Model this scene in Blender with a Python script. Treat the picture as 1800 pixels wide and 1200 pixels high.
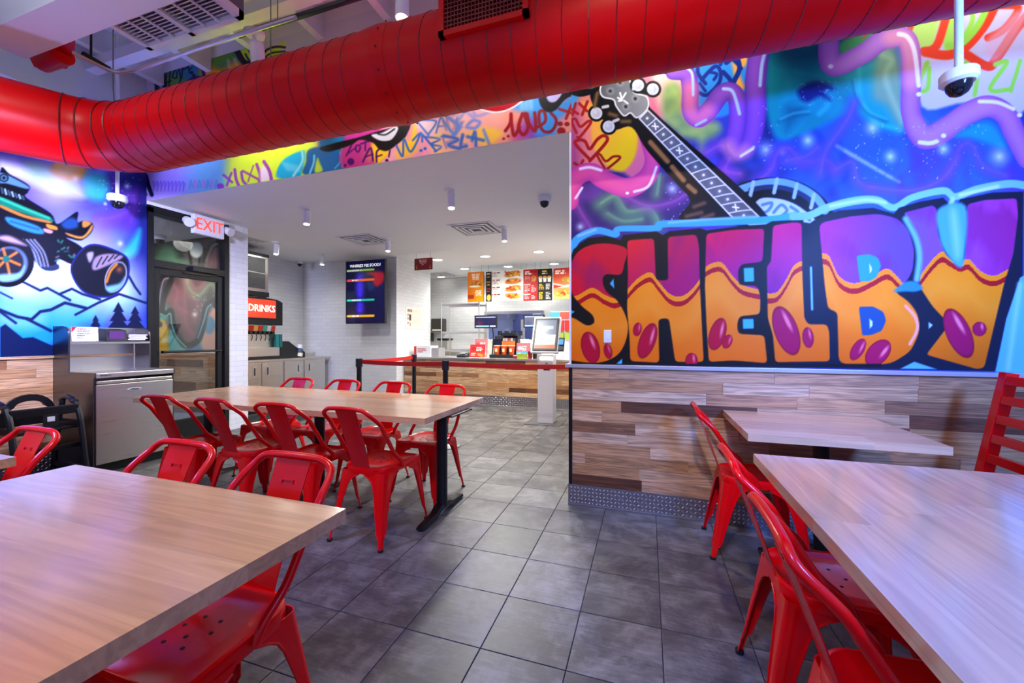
import bpy, bmesh, math, random
import numpy as np
from mathutils import Vector, Matrix
random.seed(7)
S = bpy.context.scene
for o in list(bpy.data.objects): bpy.data.objects.remove(o)
COL = S.collection
R = math.radians

# ---------------------------------------------------------------- camera
F_PX, TH, CAM_H, CY = 712.0, 0.322, 1.22, 594.0      # focal length in pixels of the 1800 wide frame, yaw, eye height, horizon row
cam = bpy.data.cameras.new('camera'); cam.sensor_width = 36; cam.lens = 36*F_PX/1800
cam.shift_y = -(600-CY)/1800; cam.clip_start = .02; cam.clip_end = 60
camo = bpy.data.objects.new('camera', cam); COL.objects.link(camo)
camo.location = (0, 0, CAM_H); camo.rotation_euler = (R(90), 0, TH)
S.camera = camo
S.view_settings.view_transform = 'Standard'; S.view_settings.look = 'None'
S.view_settings.gamma = 1; S.view_settings.use_curve_mapping = False
S.view_settings.exposure = 0.0
# ---------------------------------------------------------------- world: dusk light through the open shop front behind the camera
W = bpy.data.worlds.new('dusk'); S.world = W; W.use_nodes = True
bg = W.node_tree.nodes['Background']; bg.inputs[0].default_value = (.33, .44, 1.0, 1); bg.inputs[1].default_value = .88

# ---------------------------------------------------------------- pixel -> point helpers
cT, sT = math.cos(TH), math.sin(TH)
def ray(x, y):
    u = (x-900)/F_PX; v = (CY-y)/F_PX
    return (-sT+u*cT, cT+u*sT, v)
def onY(x, y, Y): d = ray(x, y); t = Y/d[1]; return Vector((d[0]*t, Y, CAM_H+d[2]*t))
def onX(x, y, X): d = ray(x, y); t = X/d[0]; return Vector((X, d[1]*t, CAM_H+d[2]*t))
def onZ(x, y, z): d = ray(x, y); t = (z-CAM_H)/d[2]; return Vector((d[0]*t, d[1]*t, z))

# ---------------------------------------------------------------- lights
def kelvin(k): return {'warm': (1, .78, .52), 'neutral': (.97, .97, .91), 'cool': (.93, .96, 1), 'violet': (.28, .30, 1), 'ice': (.55, .58, 1), 'blue': (.10, .26, 1)}[k]
def spot(loc, aim, power, size=70, col='warm', blend=.5, r=.05):
    l = bpy.data.lights.new('spot', 'SPOT'); l.energy = power; l.color = kelvin(col); l.spot_size = R(size); l.spot_blend = blend; l.shadow_soft_size = r
    o = bpy.data.objects.new('spot_light', l); COL.objects.link(o); o.location = loc
    o.rotation_euler = (Vector(aim)-Vector(loc)).to_track_quat('-Z', 'Y').to_euler(); return o
def area(loc, sx, sy, power, col='neutral', rot=(0, 0, 0)):
    l = bpy.data.lights.new('area', 'AREA'); l.shape = 'RECTANGLE'; l.size = sx; l.size_y = sy; l.energy = power; l.color = kelvin(col)
    o = bpy.data.objects.new('area_light', l); COL.objects.link(o); o.location = loc; o.rotation_euler = rot; return o
# dining room: rows of track spots under the open ceiling
DIN = .47
spot((-2.6, 1.6, 3.5), (-2.6, 2.3, .7), 85*DIN, 120, 'warm')
spot((-1.0, .8, 3.5), (-1.35, .75, .7), 225*DIN, 75, 'warm', .7)
spot((-3.6, .6, 3.5), (-3.8, 1.6, .9), 110*DIN, 120, 'neutral')
spot((.0, -.6, 3.5), (-.1, 2.97, .95), 520*DIN, 48, 'warm')
# wall washers between the duct and the painted walls
for x, pw, c in ((-4.5, 60, 'violet'), (-3.4, 55, 'neutral'), (-2.2, 55, 'neutral'), (-1.0, 55, 'neutral'), (.15, 75, 'neutral'), (1.75, 50, 'neutral')):
    spot((x, 2.64, 3.66), (x, 2.97, 3.27), pw*1.25, 92, c, .5, .04)
# up-lights without fixtures, added to brighten the open ceiling
for x in (-2.9, -1.4, .6): spot((x, .3, 3.1), (x, .6, 4.2), 55, 150, 'neutral', .6, .1)
# coloured wall washers, and added spots that tint tables, floor and duct
spot((-3.2, .5, 2.35), (-5.25, 2.25, 1.75), 900, 62, 'ice', .6, .15)
spot((-4.1, 2.55, 2.2), (-5.25, 2.4, 1.7), 60, 120, 'violet', .8, .2)
spot((-3.6, -.3, 2.7), (-2.45, .8, .75), 460, 42, 'violet', 1., .2)  # added to tint the left-hand tables violet, no fixture behind it
spot((1.72, -.3, 2.1), (1.45, 2.97, 1.8), 520, 70, 'blue', .8, .15)
spot((1.85, -.1, 2.5), (1.25, 1.9, .6), 560, 95, 'blue', .9, .25)
spot((-.2, -.5, 3.3), (.42, 1.95, 0), 420, 44, 'blue', .9, .2)  # added to bring blue onto the floor at the right, no fixture
spot((1.25, .3, 2.4), (1.42, 2.97, 1.72), 250, 30, 'ice', 1., .1)
spot((1.75, .2, 2.2), (1.3, 2.2, 2.85), 260, 50, 'blue', .9, .1)  # added to turn the right end of the duct purple, no fixture
spot((-5.12, 1.35, 1.12), (-4.45, 1.85, 2.87), 70, 75, 'violet', .9, .1)  # added violet up-light for the elbow's underside, no fixture on the trim
# kitchen and queue area: flush ceiling lights
KIT = 2.1
for (x, y, p) in ((-2.0, 4.4, 80), (-3.7, 4.4, 55), (-2.0, 5.8, 90), (-2.6, 6.7, 95), (-1.4, 6.9, 60), (-3.9, 8.3, 60), (-2.3, 8.7, 28), (-5.6, 5.2, 28)):
    spot((x, y, 2.70), (x, y, 0), p*KIT, 165, 'neutral', .6, .12)

# ---------------------------------------------------------------- materials
def lin(c):
    c = c/255.
    return c/12.92 if c <= .04045 else ((c+.055)/1.055)**2.4
def hx(h):
    if isinstance(h, str): h = h.lstrip('#'); return tuple(lin(int(h[i:i+2], 16)) for i in (0, 2, 4))+(1,)
    return tuple(lin(v) for v in h)+(1,)
MATS = {}
def nt(name):
    m = bpy.data.materials.new(name); m.use_nodes = True; t = m.node_tree
    return m, t, t.nodes['Principled BSDF']
def N(t, typ, **kw):
    n = t.nodes.new(typ)
    for k, v in kw.items():
        if k.startswith('_'): setattr(n, k[1:], v)
        else: n.inputs[k.replace('9', ' ')].default_value = v
    return n
def L(t, a, b): t.links.new(a, b)
def mat(name, col, rough=.5, metal=0., var=.0, scale=6., bump=0., emit=0., ecol=None, coat=0., stretch=None, spec=None):
    if name in MATS: return MATS[name]
    m, t, b = nt(name); c = hx(col)
    b.inputs['Base Color'].default_value = c; b.inputs['Roughness'].default_value = rough; b.inputs['Metallic'].default_value = metal
    if spec is not None: b.inputs['Specular IOR Level'].default_value = spec
    if coat: b.inputs['Coat Weight'].default_value = coat; b.inputs['Coat Roughness'].default_value = .08
    if emit: b.inputs['Emission Color'].default_value = hx(ecol or col); b.inputs['Emission Strength'].default_value = emit
    tc = N(t, 'ShaderNodeTexCoord'); mp = N(t, 'ShaderNodeMapping')
    if stretch: mp.inputs['Scale'].default_value = stretch
    L(t, tc.outputs['Object'], mp.inputs[0])
    nz = N(t, 'ShaderNodeTexNoise', Scale=scale, Detail=5.); L(t, mp.outputs[0], nz.inputs['Vector'])
    mr = N(t, 'ShaderNodeMapRange'); mr.inputs['To Min'].default_value = max(.02, rough-.06-var*.1); mr.inputs['To Max'].default_value = min(1, rough+.06+var*.1)
    L(t, nz.outputs['Fac'], mr.inputs['Value']); L(t, mr.outputs[0], b.inputs['Roughness'])
    if var:
        mx = N(t, 'ShaderNodeMix', _data_type='RGBA'); mx.inputs['A'].default_value = tuple(v*(1-var) for v in c[:3])+(1,); mx.inputs['B'].default_value = tuple(min(1, v*(1+var)) for v in c[:3])+(1,)
        L(t, nz.outputs['Fac'], mx.inputs['Factor']); L(t, mx.outputs['Result'], b.inputs['Base Color'])
    if bump:
        bp = N(t, 'ShaderNodeBump', Strength=bump, Distance=.01); L(t, nz.outputs['Fac'], bp.inputs['Height']); L(t, bp.outputs[0], b.inputs['Normal'])
    MATS[name] = m; return m
def ramp(t, stops):
    r = N(t, 'ShaderNodeValToRGB'); e = r.color_ramp.elements
    e[0].position, e[0].color = stops[0][0], hx(stops[0][1]); e[1].position, e[1].color = stops[1][0], hx(stops[1][1])
    for p, c in stops[2:]: q = e.new(p); q.color = hx(c)
    return r
def wood(name, tones, axis=0, rough=.42, coat=.15, fine=1.0, grain=.35, wave=.16):
    """grain runs along local axis; every object takes its own tone"""
    if name in MATS: return MATS[name]
    m, t, b = nt(name)
    tc = N(t, 'ShaderNodeTexCoord'); oi = N(t, 'ShaderNodeObjectInfo')
    ad = N(t, 'ShaderNodeVectorMath', _operation='ADD'); sc = N(t, 'ShaderNodeMath', _operation='MULTIPLY'); sc.inputs[1].default_value = 37.
    L(t, oi.outputs['Random'], sc.inputs[0]); L(t, tc.outputs['Object'], ad.inputs[0]); L(t, sc.outputs[0], ad.inputs[1])
    mp = N(t, 'ShaderNodeMapping'); s = [16*fine]*3; s[axis] = .9*fine; mp.inputs['Scale'].default_value = s; L(t, ad.outputs[0], mp.inputs[0])
    n1 = N(t, 'ShaderNodeTexNoise', Scale=1.4, Detail=3., Distortion=1.6); L(t, mp.outputs[0], n1.inputs['Vector'])
    mu = N(t, 'ShaderNodeMath', _operation='MULTIPLY'); mu.inputs[1].default_value = 26.; L(t, n1.outputs['Fac'], mu.inputs[0])
    sn = N(t, 'ShaderNodeMath', _operation='SINE'); L(t, mu.outputs[0], sn.inputs[0])
    n2 = N(t, 'ShaderNodeTexNoise', Scale=7., Detail=6.); L(t, mp.outputs[0], n2.inputs['Vector'])
    k = N(t, 'ShaderNodeMath', _operation='MULTIPLY_ADD'); k.inputs[1].default_value = wave; L(t, sn.outputs[0], k.inputs[0]); L(t, n2.outputs['Fac'], k.inputs[2])
    mr = N(t, 'ShaderNodeMapRange'); mr.inputs['From Min'].default_value = .2; mr.inputs['From Max'].default_value = .85; mr.inputs['To Min'].default_value = 1.-grain; mr.inputs['To Max'].default_value = 1.12
    L(t, k.outputs[0], mr.inputs['Value'])
    rp = ramp(t, tones); rp.color_ramp.interpolation = 'LINEAR'; L(t, oi.outputs['Random'], rp.inputs[0])
    vm = N(t, 'ShaderNodeVectorMath', _operation='MULTIPLY'); L(t, rp.outputs[0], vm.inputs[0]); L(t, mr.outputs[0], vm.inputs[1])
    L(t, vm.outputs[0], b.inputs['Base Color']); b.inputs['Roughness'].default_value = rough
    b.inputs['Coat Weight'].default_value = coat; b.inputs['Coat Roughness'].default_value = .12
    bp = N(t, 'ShaderNodeBump', Strength=.12, Distance=.004); L(t, n2.outputs['Fac'], bp.inputs['Height']); L(t, bp.outputs[0], b.inputs['Normal'])
    MATS[name] = m; return m
HICK = [(0, '#c08a58'), (.30, '#d8a574'), (.50, '#e4bc92'), (.70, '#c28c5e'), (.78, '#64381e'), (.88, '#8c5834'), (1., '#d09e70')]
MAPLE = [(0, '#d6a67e'), (.35, '#dfb48e'), (.65, '#cb9a72'), (1., '#daac84')]
m_hick = wood('hickory_plank', HICK, 0, .45, .1, 1.0, .52, .2)
m_hicky = wood('hickory_plank_lengthwise', HICK, 1, .45, .1, 1.0, .52, .2)
m_mapx = wood('maple_stave', MAPLE, 0, .24, .5, .5, .16, .17)
m_mapy = wood('maple_stave_lengthwise', MAPLE, 1, .24, .5, .5, .16, .17)
def tile_mat():
    m, t, b = nt('grey_floor_tile')
    tc = N(t, 'ShaderNodeTexCoord'); oi = N(t, 'ShaderNodeObjectInfo'); sc = N(t, 'ShaderNodeMath', _operation='MULTIPLY'); sc.inputs[1].default_value = 53.
    ad = N(t, 'ShaderNodeVectorMath', _operation='ADD'); L(t, oi.outputs['Random'], sc.inputs[0]); L(t, tc.outputs['Object'], ad.inputs[0]); L(t, sc.outputs[0], ad.inputs[1])
    n1 = N(t, 'ShaderNodeTexNoise', Scale=5., Detail=8., Roughness=.68, Distortion=.4); L(t, ad.outputs[0], n1.inputs['Vector'])
    mp = N(t, 'ShaderNodeMapping'); mp.inputs['Scale'].default_value = (6, 45, 6); L(t, ad.outputs[0], mp.inputs[0])
    n2 = N(t, 'ShaderNodeTexNoise', Scale=2., Detail=4.); L(t, mp.outputs[0], n2.inputs['Vector'])
    mx = N(t, 'ShaderNodeMath', _operation='MULTIPLY_ADD'); mx.inputs[1].default_value = .25; L(t, n2.outputs['Fac'], mx.inputs[0]); L(t, n1.outputs['Fac'], mx.inputs[2])
    r = ramp(t, [(.36, '#302e30'), (.78, '#7a7774'), (.58, '#53504f')]); L(t, mx.outputs[0], r.inputs[0])
    tn = N(t, 'ShaderNodeMapRange'); tn.inputs['To Min'].default_value = .82; tn.inputs['To Max'].default_value = 1.18; L(t, oi.outputs['Random'], tn.inputs['Value'])
    vm = N(t, 'ShaderNodeVectorMath', _operation='MULTIPLY'); L(t, r.outputs[0], vm.inputs[0]); L(t, tn.outputs[0], vm.inputs[1]); L(t, vm.outputs[0], b.inputs['Base Color'])
    rr = N(t, 'ShaderNodeMapRange'); rr.inputs['To Min'].default_value = .34; rr.inputs['To Max'].default_value = .55; L(t, n1.outputs['Fac'], rr.inputs['Value']); L(t, rr.outputs[0], b.inputs['Roughness'])
    bp = N(t, 'ShaderNodeBump', Strength=.1, Distance=.004); L(t, n1.outputs['Fac'], bp.inputs['Height']); L(t, bp.outputs[0], b.inputs['Normal'])
    return m
m_tile = tile_mat()
def brick_mat(name, ax):
    """white glazed brick tile, pieces too small in the picture to build singly; ax = wall's horizontal axis"""
    m, t, b = nt(name)
    tc = N(t, 'ShaderNodeTexCoord'); sx = N(t, 'ShaderNodeSeparateXYZ'); cx = N(t, 'ShaderNodeCombineXYZ'); L(t, tc.outputs['Object'], sx.inputs[0])
    L(t, sx.outputs[ax], cx.inputs[0]); L(t, sx.outputs[2], cx.inputs[1])
    bk = N(t, 'ShaderNodeTexBrick', Scale=1., Mortar9Size=.0035, Mortar9Smooth=.3, Brick9Width=.21, Row9Height=.07)
    bk.inputs['Color1'].default_value = hx('#dcdcdd'); bk.inputs['Color2'].default_value = hx('#d5d5d7'); bk.inputs['Mortar'].default_value = hx('#c8c8ca'); L(t, cx.outputs[0], bk.inputs['Vector'])
    L(t, bk.outputs['Color'], b.inputs['Base Color']); b.inputs['Roughness'].default_value = .25
    bp = N(t, 'ShaderNodeBump', Strength=.3, Distance=.003, _invert=True); L(t, bk.outputs['Fac'], bp.inputs['Height']); L(t, bp.outputs[0], b.inputs['Normal'])
    return m
m_brx, m_bry = brick_mat('white_brick_tile', 0), brick_mat('white_brick_tile_side', 1)
def vcol_mat(name, rough=.45, emit=0., spec=.5):
    if name in MATS: return MATS[name]
    m, t, b = nt(name); a = N(t, 'ShaderNodeVertexColor', _layer_name='Col'); L(t, a.outputs[0], b.inputs['Base Color']); b.inputs['Roughness'].default_value = rough; b.inputs['Specular IOR Level'].default_value = spec
    if emit: L(t, a.outputs[0], b.inputs['Emission Color']); b.inputs['Emission Strength'].default_value = emit
    MATS[name] = m; return m
m_paint = vcol_mat('mural_paint', .42, 0., .14); m_print = vcol_mat('printed_board', .4); m_screen = vcol_mat('lit_screen', .25, .38, .3); m_lightbox = vcol_mat('lit_menu_board', .35, .10, .3)
def glass_mat():
    m = bpy.data.materials.new('door_glass'); m.use_nodes = True; t = m.node_tree; t.nodes.clear()
    o = N(t, 'ShaderNodeOutputMaterial'); tr = N(t, 'ShaderNodeBsdfTransparent'); tr.inputs[0].default_value = (.82, .84, .84, 1); gl = N(t, 'ShaderNodeBsdfGlossy', Roughness=.02)
    fr = N(t, 'ShaderNodeFresnel', IOR=1.5); mx = N(t, 'ShaderNodeMixShader'); L(t, fr.outputs[0], mx.inputs[0]); L(t, tr.outputs[0], mx.inputs[1]); L(t, gl.outputs[0], mx.inputs[2]); L(t, mx.outputs[0], o.inputs[0])
    return m
m_glass = glass_mat()
def checker_steel():
    return mat('diamond_plate_steel', '#8c888a', .38, .85, .12, 14., .05)
m_dp = checker_steel(); m_lug = mat('diamond_plate_lug', '#d0cccc', .3, .8, .05, 14.)  # lugs paler than the plate: their highlights are put into the colour
m_white = mat('white_paint', '#e4e4e6', .55, 0, .03, 3, .02)
m_ceil = mat('ceiling_white', '#ececec', .6, 0, .03, 2, .02)
m_red = mat('red_chair_enamel', '#e80008', .19, 0., .06, 4., 0., coat=.05, spec=.36)
m_duct = mat('red_duct_paint', '#d40006', .38, 0., .06, 6, .03, spec=.18)
m_ductd = mat('red_duct_seam', '#7c070c', .4, 0., .05, 6)
m_dark = mat('duct_inside', '#1c0605', .8, 0, .1)
m_blk = mat('black_metal', '#111214', .35, .2, .1, 8)
m_blkp = mat('black_plastic', '#16171a', .4, 0, .1, 9)
m_steel = mat('brushed_steel', '#dcd7ce', .30, 1., .06, 3., 0., stretch=(1, 1, 40))
m_steeld = mat('dark_steel', '#6d6b6c', .3, 1., .1, 5)
m_grout = mat('dark_grout', '#3a3a3e', .9, 0, .1, 30)
m_trim = mat('aluminium_trim', '#bdb9bb', .35, .6, .05, 8)
m_wplast = mat('white_plastic', '#e4e4e8', .35, 0, .03, 6)
m_belt = mat('red_belt', '#c9120c', .6, 0, .08, 60, .1)
m_grey = mat('grey_metal', '#74777a', .4, .6, .08, 6)
m_cream = mat('cream_print', '#e4dccb', .6, 0, .05)
m_text = mat('lit_lettering', '#f4f6ff', .4, 0, 0, emit=1.0)
m_glow = mat('lamp_glow', '#fff3e0', .4, 0, 0, emit=9.)

# ---------------------------------------------------------------- mesh builder
class MB:
    def __init__(s): s.v = []; s.f = []
    def add(s, vs, fs):
        o = len(s.v); s.v += [tuple(v) for v in vs]; s.f += [tuple(i+o for i in f) for f in fs]; return s
    def box(s, x0, x1, y0, y1, z0, z1):
        v = [(x, y, z) for z in (z0, z1) for y in (y0, y1) for x in (x0, x1)]
        return s.add(v, [(0, 2, 3, 1), (4, 5, 7, 6), (0, 1, 5, 4), (2, 6, 7, 3), (0, 4, 6, 2), (1, 3, 7, 5)])
    def cbox(s, c, sx, sy, sz, M=None):
        M = M or Matrix.Identity(3); c = Vector(c)
        v = [c+M@Vector((x*sx/2, y*sy/2, z*sz/2)) for z in (-1, 1) for y in (-1, 1) for x in (-1, 1)]
        return s.add(v, [(0, 2, 3, 1), (4, 5, 7, 6), (0, 1, 5, 4), (2, 6, 7, 3), (0, 4, 6, 2), (1, 3, 7, 5)])
    def ring(s, c, ax, r, n, ph=0., r2=None):
        ax = Vector(ax).normalized(); a = ax.orthogonal().normalized(); b = ax.cross(a)
        return [Vector(c)+(a*math.cos(ph+2*math.pi*i/n)+b*math.sin(ph+2*math.pi*i/n))*r for i in range(n)]
    def cyl(s, p0, p1, r0, r1=None, n=16, caps=True):
        r1 = r0 if r1 is None else r1; p0, p1 = Vector(p0), Vector(p1); d = p1-p0
        v = s.ring(p0, d, r0, n)+s.ring(p1, d, r1, n); f = [(i, (i+1) % n, n+(i+1) % n, n+i) for i in range(n)]
        if caps: f += [tuple(range(n))[::-1], tuple(range(n, 2*n))]
        return s.add(v, f)
    def tube(s, pts, r, n=8, closed=False, caps=True):
        pts = [Vector(p) for p in pts]; m = len(pts); rs = r if isinstance(r, (list, tuple)) else [r]*m; v = []; a = None
        for i, p in enumerate(pts):
            d = (pts[(i+1) % m]-pts[i-1]) if closed else (pts[min(i+1, m-1)]-pts[max(i-1, 0)]); d.normalize()
            if a is None: a = d.orthogonal().normalized()
            a = (a-d*a.dot(d)).normalized(); b = d.cross(a)
            v += [p+(a*math.cos(2*math.pi*k/n)+b*math.sin(2*math.pi*k/n))*rs[i] for k in range(n)]
        f = []
        for i in range(m if closed else m-1):
            j = (i+1) % m
            f += [(i*n+k, i*n+(k+1) % n, j*n+(k+1) % n, j*n+k) for k in range(n)]
        if caps and not closed: f += [tuple(range(n))[::-1], tuple(range((m-1)*n, m*n))]
        return s.add(v, f)
    def prism(s, poly, axis, a, b):
        """2D outline extruded along axis: 'x' outline is (y,z), 'y' (x,z), 'z' (x,y)"""
        n = len(poly); P = {'x': lambda p, t: (t, p[0], p[1]), 'y': lambda p, t: (p[0], t, p[1]), 'z': lambda p, t: (p[0], p[1], t)}[axis]
        v = [P(p, a) for p in poly]+[P(p, b) for p in poly]
        return s.add(v, [tuple(range(n))[::-1], tuple(range(n, 2*n))]+[(i, (i+1) % n, n+(i+1) % n, n+i) for i in range(n)])
    def lathe(s, prof, c=(0, 0, 0), n=24):
        c = Vector(c); v = []; f = []; m = len(prof)
        for r, z in prof: v += [c+Vector((r*math.cos(2*math.pi*k/n), r*math.sin(2*math.pi*k/n), z)) for k in range(n)]
        for i in range(m-1): f += [(i*n+k, i*n+(k+1) % n, (i+1)*n+(k+1) % n, (i+1)*n+k) for k in range(n)]
        f += [tuple(range(n))[::-1], tuple(range((m-1)*n, m*n))]
        return s.add(v, f)
    def xf(s, M): s.v = [tuple(M@Vector(v)) for v in s.v]; return s
    def mesh(s, name, smooth=False, bevel=0., solid=0.):
        me = bpy.data.meshes.new(name); me.from_pydata(s.v, [], s.f); bm = bmesh.new(); bm.from_mesh(me)
        if solid: bmesh.ops.recalc_face_normals(bm, faces=bm.faces); bmesh.ops.solidify(bm, geom=bm.faces[:], thickness=solid)
        if bevel: bmesh.ops.bevel(bm, geom=bm.edges[:], offset=bevel, segments=2, affect='EDGES', profile=.6, clamp_overlap=True)
        bmesh.ops.recalc_face_normals(bm, faces=bm.faces)
        bm.to_mesh(me); bm.free()
        if smooth: me.shade_smooth(); me.set_sharp_from_angle(angle=R(38))
        return me
    def build(s, name, m, parent=None, smooth=False, bevel=0., local=False, solid=0., origin=None):
        if parent is not None and not local and origin is None:
            l = rootloc(parent); s.v = [(a-l[0], b-l[1], c-l[2]) for a, b, c in s.v]
        if origin is not None: s.v = [(a-origin[0], b-origin[1], c-origin[2]) for a, b, c in s.v]
        me = s.mesh(name, smooth, bevel, solid); me.materials.append(m)
        o = bpy.data.objects.new(name, me); COL.objects.link(o)
        if origin is not None: l = rootloc(parent) if parent is not None else (0, 0, 0); o.location = [origin[i]-l[i] for i in range(3)]
        if parent is not None: o.parent = parent
        return o
def rootloc(o):
    l = Vector((0, 0, 0))
    while o is not None: l = l+Vector(o.location); o = o.parent
    return l
def tag(o, label, cat, group=None):
    o['label'] = label; o['category'] = cat
    if group: o['group'] = group
    return o
def thing(name, label, cat, loc=(0, 0, 0), rz=0., group=None):
    o = bpy.data.objects.new(name, None); COL.objects.link(o); o.location = loc; o.rotation_euler = (0, 0, rz); o.empty_display_size = .1
    return tag(o, label, cat, group)
def struct(o): o['kind'] = 'structure'; return o
def copy_tree(o, parent=None):
    c = o.copy(); COL.objects.link(c); c.parent = parent
    for ch in o.children: copy_tree(ch, c)
    return c
def text(name, s, size, m, parent, origin, xdir, updir, depth=.002, align='CENTER', squeeze=1.):
    cu = bpy.data.curves.new(name, 'FONT'); cu.body = s; cu.size = size; cu.align_x = align; cu.align_y = 'CENTER'; cu.extrude = depth/2; cu.resolution_u = 2
    o = bpy.data.objects.new(name, cu); COL.objects.link(o); bpy.context.view_layer.update()
    me = bpy.data.meshes.new_from_object(o.evaluated_get(bpy.context.evaluated_depsgraph_get())); bpy.data.objects.remove(o)
    xd, ud = Vector(xdir).normalized(), Vector(updir).normalized(); nd = xd.cross(ud); l = rootloc(parent)
    for v in me.vertices: v.co = Vector(origin)-l+xd*v.co.x*squeeze+ud*v.co.y+nd*v.co.z
    me.materials.clear(); me.materials.append(m); q = bpy.data.objects.new(name, me); COL.objects.link(q); q.parent = parent; return q

# ---------------------------------------------------------------- paint: colours computed per vertex of a fine grid (murals, prints, screens)
def rgb(c):
    if isinstance(c, str): c = c.lstrip('#'); c = c if len(c) == 6 else ''.join(v*2 for v in c); return np.array([int(c[i:i+2], 16) for i in (0, 2, 4)], np.float32)
    return np.array(c, np.float32)
def spline(pts, closed=False, n=6):
    P = np.array(pts, float); m = len(P); out = []
    rng = range(m if closed else m-1)
    for i in rng:
        if closed: a, b, c, d = P[i-1], P[i], P[(i+1) % m], P[(i+2) % m]
        else: a, b, c, d = P[max(i-1, 0)], P[i], P[i+1], P[min(i+2, m-1)]
        for k in range(n):
            t = k/n; out.append(.5*((2*b)+(-a+c)*t+(2*a-5*b+4*c-d)*t*t+(-a+3*b-3*c+d)*t**3))
    if not closed: out.append(P[-1])
    return np.array(out, np.float32)
class Canvas:
    def __init__(s, x, y, base):
        s.x = x.astype(np.float32); s.y = y.astype(np.float32); s.c = np.empty((len(x), 3), np.float32); s.c[:] = rgb(base); s.o = (0., 0., 1.)
    def frame(s, ox, oy, k): s.o = (ox, oy, k); return s
    def P(s, pts): ox, oy, k = s.o; return np.array(pts, np.float32)/k+np.array([ox, oy], np.float32)
    def sub(s, P, pad): return np.nonzero((s.x > P[:, 0].min()-pad) & (s.x < P[:, 0].max()+pad) & (s.y > P[:, 1].min()-pad) & (s.y < P[:, 1].max()+pad))[0]
    def put(s, i, col, a):
        c = col(s.x[i], s.y[i]) if callable(col) else rgb(col)
        s.c[i] += (c-s.c[i])*np.clip(a, 0, 1)[:, None]
    def poly(s, pts, col, soft=.7, smooth=True, a=1., n=5, edge=None, ew=0):
        P = s.P(pts); P = spline(P, True, n) if smooth else P
        i = s.sub(P, soft*2+ew+1)
        if not len(i): return s
        x, y = s.x[i], s.y[i]; ins = np.zeros(len(i), bool); d2 = np.full(len(i), 1e9, np.float32); Q = np.roll(P, -1, 0)
        for (ax, ay), (bx, by) in zip(P, Q):
            dx, dy = bx-ax, by-ay; ll = dx*dx+dy*dy+1e-9
            t = np.clip(((x-ax)*dx+(y-ay)*dy)/ll, 0, 1); d2 = np.minimum(d2, (x-ax-t*dx)**2+(y-ay-t*dy)**2)
            if dy: ins ^= ((ay > y) != (by > y)) & (x < ax+(y-ay)*dx/dy)
        d = np.sqrt(d2)*np.where(ins, -1, 1)
        s.put(i, col, a*np.clip(.5-d/(2*soft), 0, 1))
        if edge is not None: s.put(i, edge, np.clip(.5-(np.abs(d)-ew/2)/(1.4), 0, 1))
        return s
    def stroke(s, pts, w, col, soft=.7, smooth=True, a=1., n=6, inner=None, closed=False):
        """w: width or list along the line; inner(q, x, y) -> colour with q = 0 on the line, 1 at its edge"""
        k = s.o[2]; P = s.P(pts); ws = np.array(w if hasattr(w, '__len__') else [w]*len(P), np.float32)/k
        if smooth:
            ws = np.interp(np.linspace(0, len(P)-1, (len(P)-1)*n+1), np.arange(len(P)), ws) if not closed else np.full(len(P)*n, ws[0]); P = spline(P, closed, n)
        if closed: P = np.vstack([P, P[:1]]); ws = np.append(ws, ws[0])
        i = s.sub(P, ws.max()/2+soft*2)
        if not len(i): return s
        x, y = s.x[i], s.y[i]; best = np.full(len(i), 1e9, np.float32); q = np.full(len(i), 9., np.float32)
        for j in range(len(P)-1):
            (ax, ay), (bx, by) = P[j], P[j+1]; dx, dy = bx-ax, by-ay; ll = dx*dx+dy*dy+1e-9
            t = np.clip(((x-ax)*dx+(y-ay)*dy)/ll, 0, 1); r = (ws[j]+(ws[j+1]-ws[j])*t)/2
            dd = np.sqrt((x-ax-t*dx)**2+(y-ay-t*dy)**2); e = dd-r; u = e < best
            best = np.where(u, e, best); q = np.where(u, dd/np.maximum(r, .1), q)
        al = a*np.clip(.5-best/(2*soft), 0, 1)
        if inner is None: s.put(i, col, al)
        else: s.c[i] += (inner(np.clip(q, 0, 1), x, y)-s.c[i])*al[:, None]
        return s
    def ell(s, c, rx, ry, rot, col, soft=.7, a=1.):
        k = s.o[2]; (cx, cy), = s.P([c]); rx, ry = rx/k, ry/k; m = max(rx, ry)+soft*2
        i = np.nonzero((np.abs(s.x-cx) < m) & (np.abs(s.y-cy) < m))[0]
        if not len(i): return s
        x, y = s.x[i]-cx, s.y[i]-cy; co, si = math.cos(rot), math.sin(rot); u, v = (x*co+y*si)/rx, (-x*si+y*co)/ry
        s.put(i, col, a*np.clip(.5-(np.sqrt(u*u+v*v)-1)*min(rx, ry)/(2*soft), 0, 1)); return s
    def glow(s, c, r, col, a=1., p=2.):
        k = s.o[2]; (cx, cy), = s.P([c]); r = r/k
        i = np.nonzero((np.abs(s.x-cx) < r) & (np.abs(s.y-cy) < r))[0]
        if len(i): s.put(i, col, a*np.clip(1-np.hypot(s.x[i]-cx, s.y[i]-cy)/r, 0, 1)**p)
        return s
    def rect(s, x0, y0, x1, y1, col, soft=.5, a=1.): return s.poly([(x0, y0), (x1, y0), (x1, y1), (x0, y1)], col, soft, False, a)
def wob(x, y, k, seed):
    r = np.random.RandomState(seed); v = 0
    for o in range(5):
        a = r.uniform(0, 6.28, 4); f = k*1.9**o
        v = v+np.sin(x*f*math.cos(a[0])+y*f*math.sin(a[0])+a[1]+1.7*np.sin(x*f*.6*math.cos(a[2])-y*f*.6*math.sin(a[2])+a[3]))*.6**o
    return np.clip(.5+v/3.2, 0, 1)
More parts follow.
